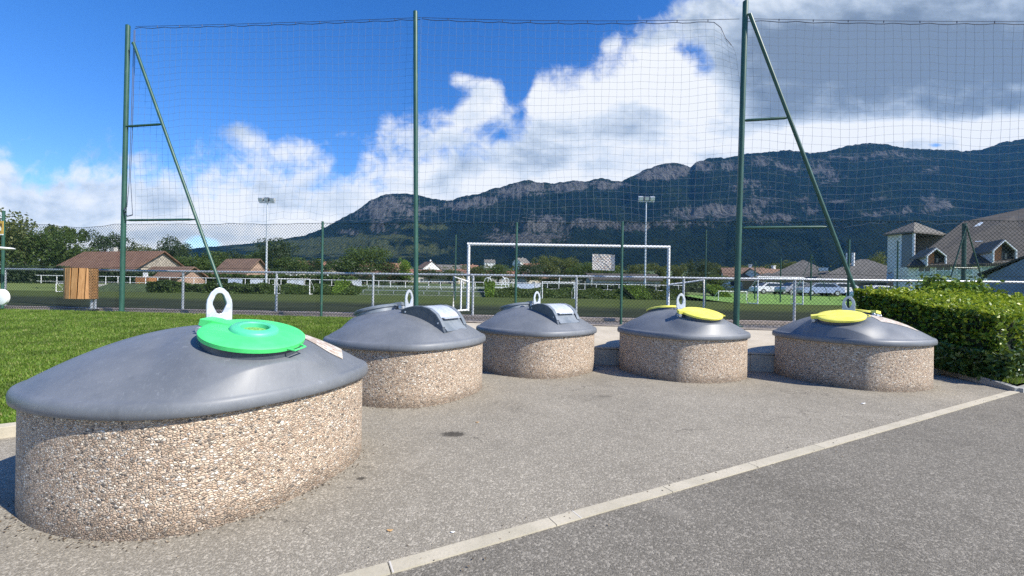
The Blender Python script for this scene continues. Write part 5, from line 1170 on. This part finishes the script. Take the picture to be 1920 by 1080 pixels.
# nearer low roof at far right
A1, A2, A3 = W(1832, 516, 30), W(1960, 462, 26), W(1960, 600, 26)
root = empty('shed_building', (A1.x, 30, 1.0), label='shadowed blue-grey building with a sloping dark roof at the right edge', cat='building'); O = Vector((A1.x, 30, 1.0))
b = MB(); dpv = Vector((7.2, 6, 0)); b.prism([A1 - O + Vector((.4, -.3, 0)), Vector((A1.x + .4, 29.7, .2)) - O, Vector((A2.x, 26, .2)) - O, A2 - O + Vector((0, 0, -.2))], dpv); b.build('wall', mat('bluegrey_render', noisy((.20, .25, .31), (.27, .32, .38), 1.2, .9)), root)
b = MB(); b.prism([A1 - O, A2 - O + Vector((.3, -.3, .05)), A2 - O + Vector((.3, -.3, .17)), A1 - O + Vector((0, 0, .12))], dpv); b.build('roof', M_roofd, root)
# ------------------------------------------------------------------ cars
def car_proto(paint):
    root = empty('parked_car', (0, 0, 0))
    side = [(-2.1, .35), (-2.15, .62), (-2.05, .88), (-1.7, .98), (-1.35, 1.02), (-.75, 1.42), (-.2, 1.5), (.7, 1.47), (1.25, 1.36), (1.75, 1.02), (2.05, .95), (2.15, .6), (2.1, .35)]
    b = MB(); n = len(side); vs = []
    for y, k in ((-.88, 0), (-.80, 1), (.80, 1), (.88, 0)):
        for (x, z) in side: vs.append((x * (1 if not k else 1.0), y if z < 1.03 else y * .80, z if k else min(z, 1.0)) if not k else (x, y if z < 1.03 else y * .88, z))
    fs = [tuple(range(n)), tuple(range(4 * n - 1, 3 * n - 1, -1))]
    for r_ in range(3): fs += [(r_ * n + i, r_ * n + (i + 1) % n, (r_ + 1) * n + (i + 1) % n, (r_ + 1) * n + i) for i in range(n)]
    b.add(vs, fs); b.build('body', paint, root, smooth=True)
    b = MB()
    for s in (-1, 1):
        p = [(-1.15, s * .80, 1.04), (1.45, s * .80, 1.04), (1.08, s * .725, 1.34), (-.62, s * .725, 1.38)]; b.prism([Vector(q) + Vector((0, s * .01, 0)) for q in p], (0, s * .02, 0))
    b.build('side_window', M_glass, root)
    b = MB(); b.prism([(-1.36, -.68, 1.04), (-1.36, .68, 1.04), (-.80, .60, 1.41), (-.80, -.60, 1.41)], (-.03, 0, .03)); b.build('windscreen', M_glass, root)
    b = MB(); b.prism([(1.76, -.68, 1.04), (1.76, .68, 1.04), (1.30, .60, 1.36), (1.30, -.60, 1.36)], (.03, 0, .03)); b.build('rear_window', M_glass, root)
    for sx in (-1.35, 1.35):
        for s in (-1, 1):
            T = Matrix.Translation((sx, s * .80, .32)) @ Matrix.Rotation(R(90), 4, 'X'); b = MB(); b.lathe([(.18, -.1), (.31, -.1), (.32, -.06), (.32, .06), (.31, .1), (.18, .1)], 20, T); w = b.build('wheel', M_black, root, smooth=True)
            b = MB(); b.lathe([(.19, -.105), (.05, -.11)] if s > 0 else [(.19, .105), (.05, .11)], 14, T); b.build('rim', M_galv, w)
    for s in (-1, 1): b = MB(); b.box((-2.1, s * .62, .74), (.08, .36, .14)); b.build('headlight', mat('lens', color=(.75, .77, .8), rough=.15), root); 
    for s in (-1, 1): b = MB(); b.box((2.1, s * .66, .80), (.08, .26, .2)); b.build('tail_light', mat('red_lens', color=(.35, .02, .02), rough=.3), root)
    return root
M_car = {'silver': mat('silver_paint', color=(.45, .47, .50), rough=.25, metal=.5), 'white': mat('white_paint', color=(.72, .73, .75), rough=.25), 'dark': mat('dark_paint', color=(.05, .06, .08), rough=.25)}
pr = car_proto(M_car['white'])
cars = [(1442, 548, 54, R(4), 'white', 'white car at the left end of the grass bank, half sunk behind it'), (1492, 553, 50, R(8), 'silver', 'silver car seen through the left side of the white goal on the grass'), (1536, 554, 47, R(-4), 'silver', 'silver estate car in the middle of the row of parked cars'),
        (1572, 553, 49, R(2), 'white', 'white car just right of the white goal on the grass'), (1505, 550, 60, R(170), 'dark', 'dark car in the second row of parked cars'), (1640, 549, 40, R(6), 'white', 'white car with its roof showing over the hedge beside the brace foot'), (1868, 557, 30, R(10), 'white', 'white car with its bonnet showing above the bushes at far right')]
index_kids(pr)
cl = []
for i, c_ in enumerate(cars): cl.append(pr if i == 0 else copy_tree(pr))
for o, (px, py, Y, rz, pc, lab) in zip(cl, cars):
    p = W(px, py, Y); zc = .675 + .75 * smoothf(Y, 33, 52); o.location = (p.x, Y, zc); o.rotation_euler = (0, 0, rz); tag(o, lab, 'car', 'cars parked by the halls')
    if pc != 'white':
        for ch in bpy.data.objects:
            if ch.parent == o and ch.name.startswith('body'): ch.data = ch.data.copy(); ch.data.materials[0] = M_car[pc]
# ------------------------------------------------------------------ mountain
RIDGE = [(-700, 500), (-200, 497), (200, 485), (300, 474), (350, 467), (400, 462), (440, 459), (480, 455), (520, 451), (570, 441), (600, 431), (640, 410), (665, 397), (690, 378), (715, 367), (740, 362), (775, 364), (800, 370), (838, 377), (870, 368), (900, 362), (940, 350),
         (965, 342), (990, 338), (1010, 341), (1035, 344), (1060, 340), (1090, 340), (1110, 337), (1130, 334), (1150, 340), (1165, 338), (1185, 331), (1210, 318), (1235, 309), (1265, 304), (1282, 309), (1294, 314), (1308, 303), (1330, 296), (1360, 296), (1400, 288), (1440, 285),
         (1480, 281), (1510, 287), (1550, 284), (1590, 273), (1630, 268), (1660, 270), (1700, 278), (1750, 280), (1800, 283), (1840, 281), (1870, 270), (1900, 263), (1920, 260), (2100, 235), (2500, 260), (3000, 330), (3600, 420)]
def rid(px):
    for (a, b_), (c, d) in zip(RIDGE, RIDGE[1:]):
        if px <= c: return b_ + (d - b_) * (px - a) / (c - a)
    return RIDGE[-1][1]
def fbm1(x, seed=0): return sum(math.sin(x * f * .013 + seed * f + f * f) / f ** .9 for f in (1, 2.3, 4.1, 7.7, 13.3, 23.1)) / 2.4
from mathutils import noise as mn
# rock patches: (px, py, rx, ry, strength) traced cliffs
ROCK = [(730, 385, 45, 17, .9), (705, 400, 40, 14, .7), (765, 395, 30, 14, .8), (800, 392, 28, 7, .7), (870, 385, 40, 8, .9), (905, 375, 30, 8, .9), (960, 362, 34, 9, 1), (990, 350, 30, 8, 1), (1010, 365, 20, 6, .6), (1050, 352, 28, 8, 1), (1085, 347, 18, 7, 1), (1125, 345, 22, 9, 1.2), (1160, 347, 16, 8, .8),
        (1255, 322, 34, 13, 1.2), (1215, 330, 25, 9, .9), (1320, 312, 30, 8, 1), (1370, 310, 30, 8, .7), (1430, 305, 40, 12, .6), (1480, 312, 40, 12, .6), (1540, 318, 30, 22, .7), (1560, 330, 20, 18, .7), (1590, 295, 60, 8, .6), (1660, 290, 60, 8, .7), (1720, 300, 40, 8, .5), (1750, 318, 24, 7, .4),
        (1400, 345, 50, 14, .5), (1430, 375, 40, 10, .6), (1360, 395, 70, 12, .9), (1300, 400, 50, 10, .8), (1330, 418, 50, 8, .6), (1400, 400, 50, 8, .6), (1250, 420, 50, 8, .9), (1180, 425, 60, 9, .9), (1120, 420, 50, 10, .9), (1020, 425, 50, 12, 1), (985, 445, 60, 10, 1), (960, 450, 40, 9, 1), (1040, 445, 40, 9, .8),
        (1030, 408, 30, 7, .8), (930, 432, 20, 5, .7), (1000, 395, 40, 5, .3), (650, 432, 22, 4, 1.2), (710, 425, 12, 9, 1.5), (665, 438, 14, 4, 1.2), (730, 405, 60, 20, .5), (1520, 395, 20, 10, .6), (1570, 375, 30, 6, .6), (1640, 372, 24, 6, .5), (1640, 400, 40, 7, .6), (1690, 398, 30, 8, .6), (1760, 385, 30, 14, .7),
        (1740, 375, 20, 8, .6), (1450, 408, 60, 8, .7), (1500, 375, 24, 9, .5), (780, 410, 40, 10, .4), (745, 440, 30, 10, .3), (900, 478, 30, 4, .3)]
MEAD = [(640, 455, 110, 9, 1), (560, 455, 60, 8, .8), (700, 470, 90, 8, .8), (770, 468, 90, 7, 1.1), (730, 445, 70, 5, .7), (800, 425, 60, 5, .6), (600, 470, 90, 10, .7), (700, 480, 100, 6, .6), (1055, 390, 60, 3, .3), (480, 465, 60, 6, .6)]
def mountain():
    nx, ny = 760, 110; vs = []; rock = []; mead = []
    pxs = [-700 + (3600 + 700) * 0 for _ in ()]; pxs = np.concatenate([np.linspace(-700, 250, 60, endpoint=False), np.linspace(250, 1960, 620, endpoint=False), np.linspace(1960, 3600, 80)])
    for i, px in enumerate(pxs):
        ry = rid(px) + .9 * fbm1(px * 9, 3) + (1.5 * mn.noise((px * .13, 5, 0)) + 2.2 * mn.noise((px * .045, 2, 0)) + 1.0 * mn.noise((px * .4, 8, 0))) * smoothf(px, 450, 700); u, v = UV(px, ry); tall = smoothf(px, 450, 760)
        Yr = 3000 + 350 * tall; zr = CAMZ + v * Yr; 
        ybase = 1350; zb = 20.0
        for j in range(ny):
            t = j / (ny - 1); 
            # radial profile: gentle forested talus then cliffs
            Y = ybase + (Yr - ybase) * t
            prof = t ** (1.35 + .25 * tall)
            st = 0
            cx = u * Y
            nz = mn.fractal((cx * .0011, Y * .0016, 0), 1.0, 2.1, 6); gul = mn.fractal((cx * .004 + t * .8, t * 1.2, 2.0), 1.0, 2.0, 4)
            z = zb + (zr - zb) * prof
            z += (nz * 45 + gul * 26) * math.sin(math.pi * min(1, t)) ** .8 * (.35 + .65 * tall)
            # cliff terraces
            lv = z / 150 + nz * .35; fr = lv - math.floor(lv); z += 150 * .5 * tall * (smoothf(fr, .35, .65) - fr) * math.sin(math.pi * t) ** .3
            if j == ny - 1: z = zr
            else: z = min(z, (CAMZ + (zr - CAMZ) * (Y / Yr)) - 6 * (1 - t) - 1)
            vs.append((u * Y, Y, z))
            # picture position of this vertex for the traced cliffs
            X_ = u * Y; dx = X_ / Y * FPX; dy = -(z - CAMZ) / Y * FPX; qx = HX + dx * CR - dy * SR; qy = HY + dx * SR + dy * CR
            wx = qx + 14 * mn.fractal((qx * .02, qy * .05, 1), 1, 2, 3); wy = qy + 6 * mn.fractal((qx * .02, qy * .05, 9), 1, 2, 3)
            r = 0
            for (a, b_, rx, ry_, s) in ROCK:
                d = ((wx - a) / rx) ** 2 + ((wy - b_) / ry_) ** 2
                if d < 4: r = max(r, s * math.exp(-d * .9))
            r *= .55 + 1.1 * (mn.noise((qx * .11, qy * .05, 3)) * .5 + .5) + .5 * mn.noise((qx * .25, qy * .3, 7))
            g = 0
            for (a, b_, rx, ry_, s) in MEAD:
                d = ((wx - a) / rx) ** 2 + ((wy - b_) / ry_) ** 2
                if d < 4: g = max(g, s * math.exp(-d))
            rock.append(r); mead.append(g)
    nxx = len(pxs)
    # back side so that the mountain has thickness
    b = MB(); n0 = len(vs); fs = [(i * ny + j, (i + 1) * ny + j, (i + 1) * ny + j + 1, i * ny + j + 1) for i in range(nxx - 1) for j in range(ny - 1)]
    for i in range(nxx):
        x, y, z = vs[i * ny + ny - 1]; vs.append((x * 1.02, y + 60, z - 8)); vs.append((x * 1.15, y + 900, z * .35)); rock += [0, 0]; mead += [0, 0]
    for i in range(nxx - 1):
        a, c = i * ny + ny - 1, (i + 1) * ny + ny - 1; p, q = n0 + 2 * i, n0 + 2 * i + 2; fs += [(a, c, q, p), (p, q, q + 1, p + 1)]
    me = bpy.data.meshes.new('mountain'); me.from_pydata(vs, [], fs); me.polygons.foreach_set('use_smooth', [True] * len(fs))
    for nm, arr in (('rock', rock), ('meadow', mead)): a = me.attributes.new(nm, 'FLOAT', 'POINT'); a.data.foreach_set('value', np.array(arr, dtype=np.float32))
    def f(t, b):
        co = gpos(t); rk = t.add('ShaderNodeAttribute', attribute_name='rock').outputs['Fac']; md = t.add('ShaderNodeAttribute', attribute_name='meadow').outputs['Fac']
        n = t.noise(co, .012, 9, .7); n2 = t.noise(co, .05, 6, .7); mp = t.add('ShaderNodeMapping', {0: co, 3: (1.0, .4, 2.6)}); n3 = t.noise(mp, .013, 10, .78); mp4 = t.add('ShaderNodeMapping', {0: co, 3: (3.2, 1.0, .8)}); n4 = t.noise(mp4, .012, 8, .75, .6)
        n5 = t.noise(co, .006, 4, .6); c = t.mix(t.ss(n2, .42, .58), (.002, .006, .005), (.013, .024, .012)); c = t.mix(t.ss(n5, .45, .7), c, t.mix(t.ss(n2, .4, .6), (.006, .012, .006), (.024, .036, .014)))
        mm = t.ss(t.m('MULTIPLY_ADD', t.m('SUBTRACT', n, .5), 2.0, md), .22, .5)
        c = t.mix(mm, c, t.mix(t.ss(n2, .4, .6), (.11, .12, .045), (.05, .065, .024)))
        rr = t.m('MULTIPLY_ADD', t.m('SUBTRACT', n3, .5), 2.1, t.m('MULTIPLY_ADD', t.m('SUBTRACT', n4, .5), 1.6, rk)); rm = t.m('MULTIPLY', t.ss(rr, .34, .74), t.ss(rk, .06, .25))
        c = t.mix(rm, c, t.mix(t.ss(n4, .38, .62), (.03, .032, .036), (.17, .162, .148)))
        t.set(b.inputs['Base Color'], c); b.inputs['Roughness'].default_value = 1; b.inputs['Specular IOR Level'].default_value = 0
        bump(t, b, t.m('ADD', n2, t.m('MULTIPLY', n4, 1.5)), 1.0, 30)
    me.materials.append(mat('mountain_cover', f)); o = bpy.data.objects.new('mountain', me); col.objects.link(o); tag(o, kind='structure')
mountain()
# ------------------------------------------------------------------ haze
b = MB(); b.box((500, 2400, 800), (16000, 5200, 1620))
hz = b.build('haze', None if False else bpy.data.materials.new('haze_air')); hm = hz.data.materials[0]; hm.use_nodes = True; t = NT(hm.node_tree); t.n.remove(t.n['Principled BSDF'])
pv = t.add('ShaderNodeVolumePrincipled', {'Color': (.13, .47, 1.0, 1), 'Density': 3.6e-5, 'Anisotropy': .0}); t.l.new(pv.outputs[0], t.n['Material Output'].inputs['Volume'])
tag(hz, kind='stuff')

for (px, py) in ((733, 1062), (1073, 959)):
    g = GP(px, py, 0); g = LA + ld * ((g - LA).dot(ld)); tag(f_joint(g).build('mortar_joint', mat('mortar', color=(.55, .52, .46), rough=.9)), kind='structure')
for (px, py, sz, cc, lab) in ((731, 995, .020, 0, 'curled tan dead leaf on the pale asphalt near the edging'), (849, 998, .014, 1, 'tiny whitish scrap on the pale asphalt near the edging'), (1618, 757, .035, 1, 'whitish scrap lying across the edging strip'), (895, 792, .02, 0, 'tiny tan leaf near the oil stain')):
    g = GP(px, py, .004); b = MB(); vs = []
    for k, (a, c, h) in enumerate([(-1, 0, .25), (-.4, .45, .1), (.4, .4, .15), (1, .05, .35), (.4, -.4, .05), (-.4, -.45, .12)]): vs.append(g + Vector((a * sz, c * sz, h * sz)))
    vs += [v + Vector((0, 0, .0015)) for v in vs]; b.add(vs, [(5, 4, 3, 2, 1, 0), (6, 7, 8, 9, 10, 11)] + [(i, (i + 1) % 6, 6 + (i + 1) % 6, 6 + i) for i in range(6)])
    tag(b.build('fallen_leaf' if cc == 0 else 'paper_scrap', mat('dead_leaf', color=(.50, .30, .12), rough=.8) if cc == 0 else M_white), lab, 'leaf' if cc == 0 else 'scrap')

# grit and dry leaf crumbs gathered along the container feet and the retaining wall
Pg = []
for (cx, cy, th) in ((-2.32, 3.332, .447), (-1.477, 6.037, .321), (.469, 7.856, .053), (3.10, 7.695, -.354), (5.845, 7.283, -.443)):
    for _ in range(420):
        al = random.random() * 6.283; r_ = rad(al, 1) + .008 + random.expovariate(28); Pg.append((cx + r_ * math.cos(al + th), cy + r_ * math.sin(al + th), .006))
for _ in range(500): x = random.uniform(SLX, 7); Pg.append((x, wall_y(x) - .13 - random.expovariate(18), .006))
for _ in range(160): p = LA + ld * random.uniform(-3, 9) + ln * random.gauss(0, .12); Pg.append((p.x, p.y, .007))
Pg = np.array(Pg)
tag(quads('ground_litter', leaves(Pg, .0085, flat=.93, nrm=np.array([[0, 0, 1.0]])), leafmat('litter_crumbs', [(0, (.04, .03, .02)), (.6, (.14, .10, .06)), (.9, (.30, .24, .16)), (1, (.5, .45, .36))], .9, .0)), 'dry leaf crumbs and grit gathered along the feet of the containers', 'litter', kind='stuff')
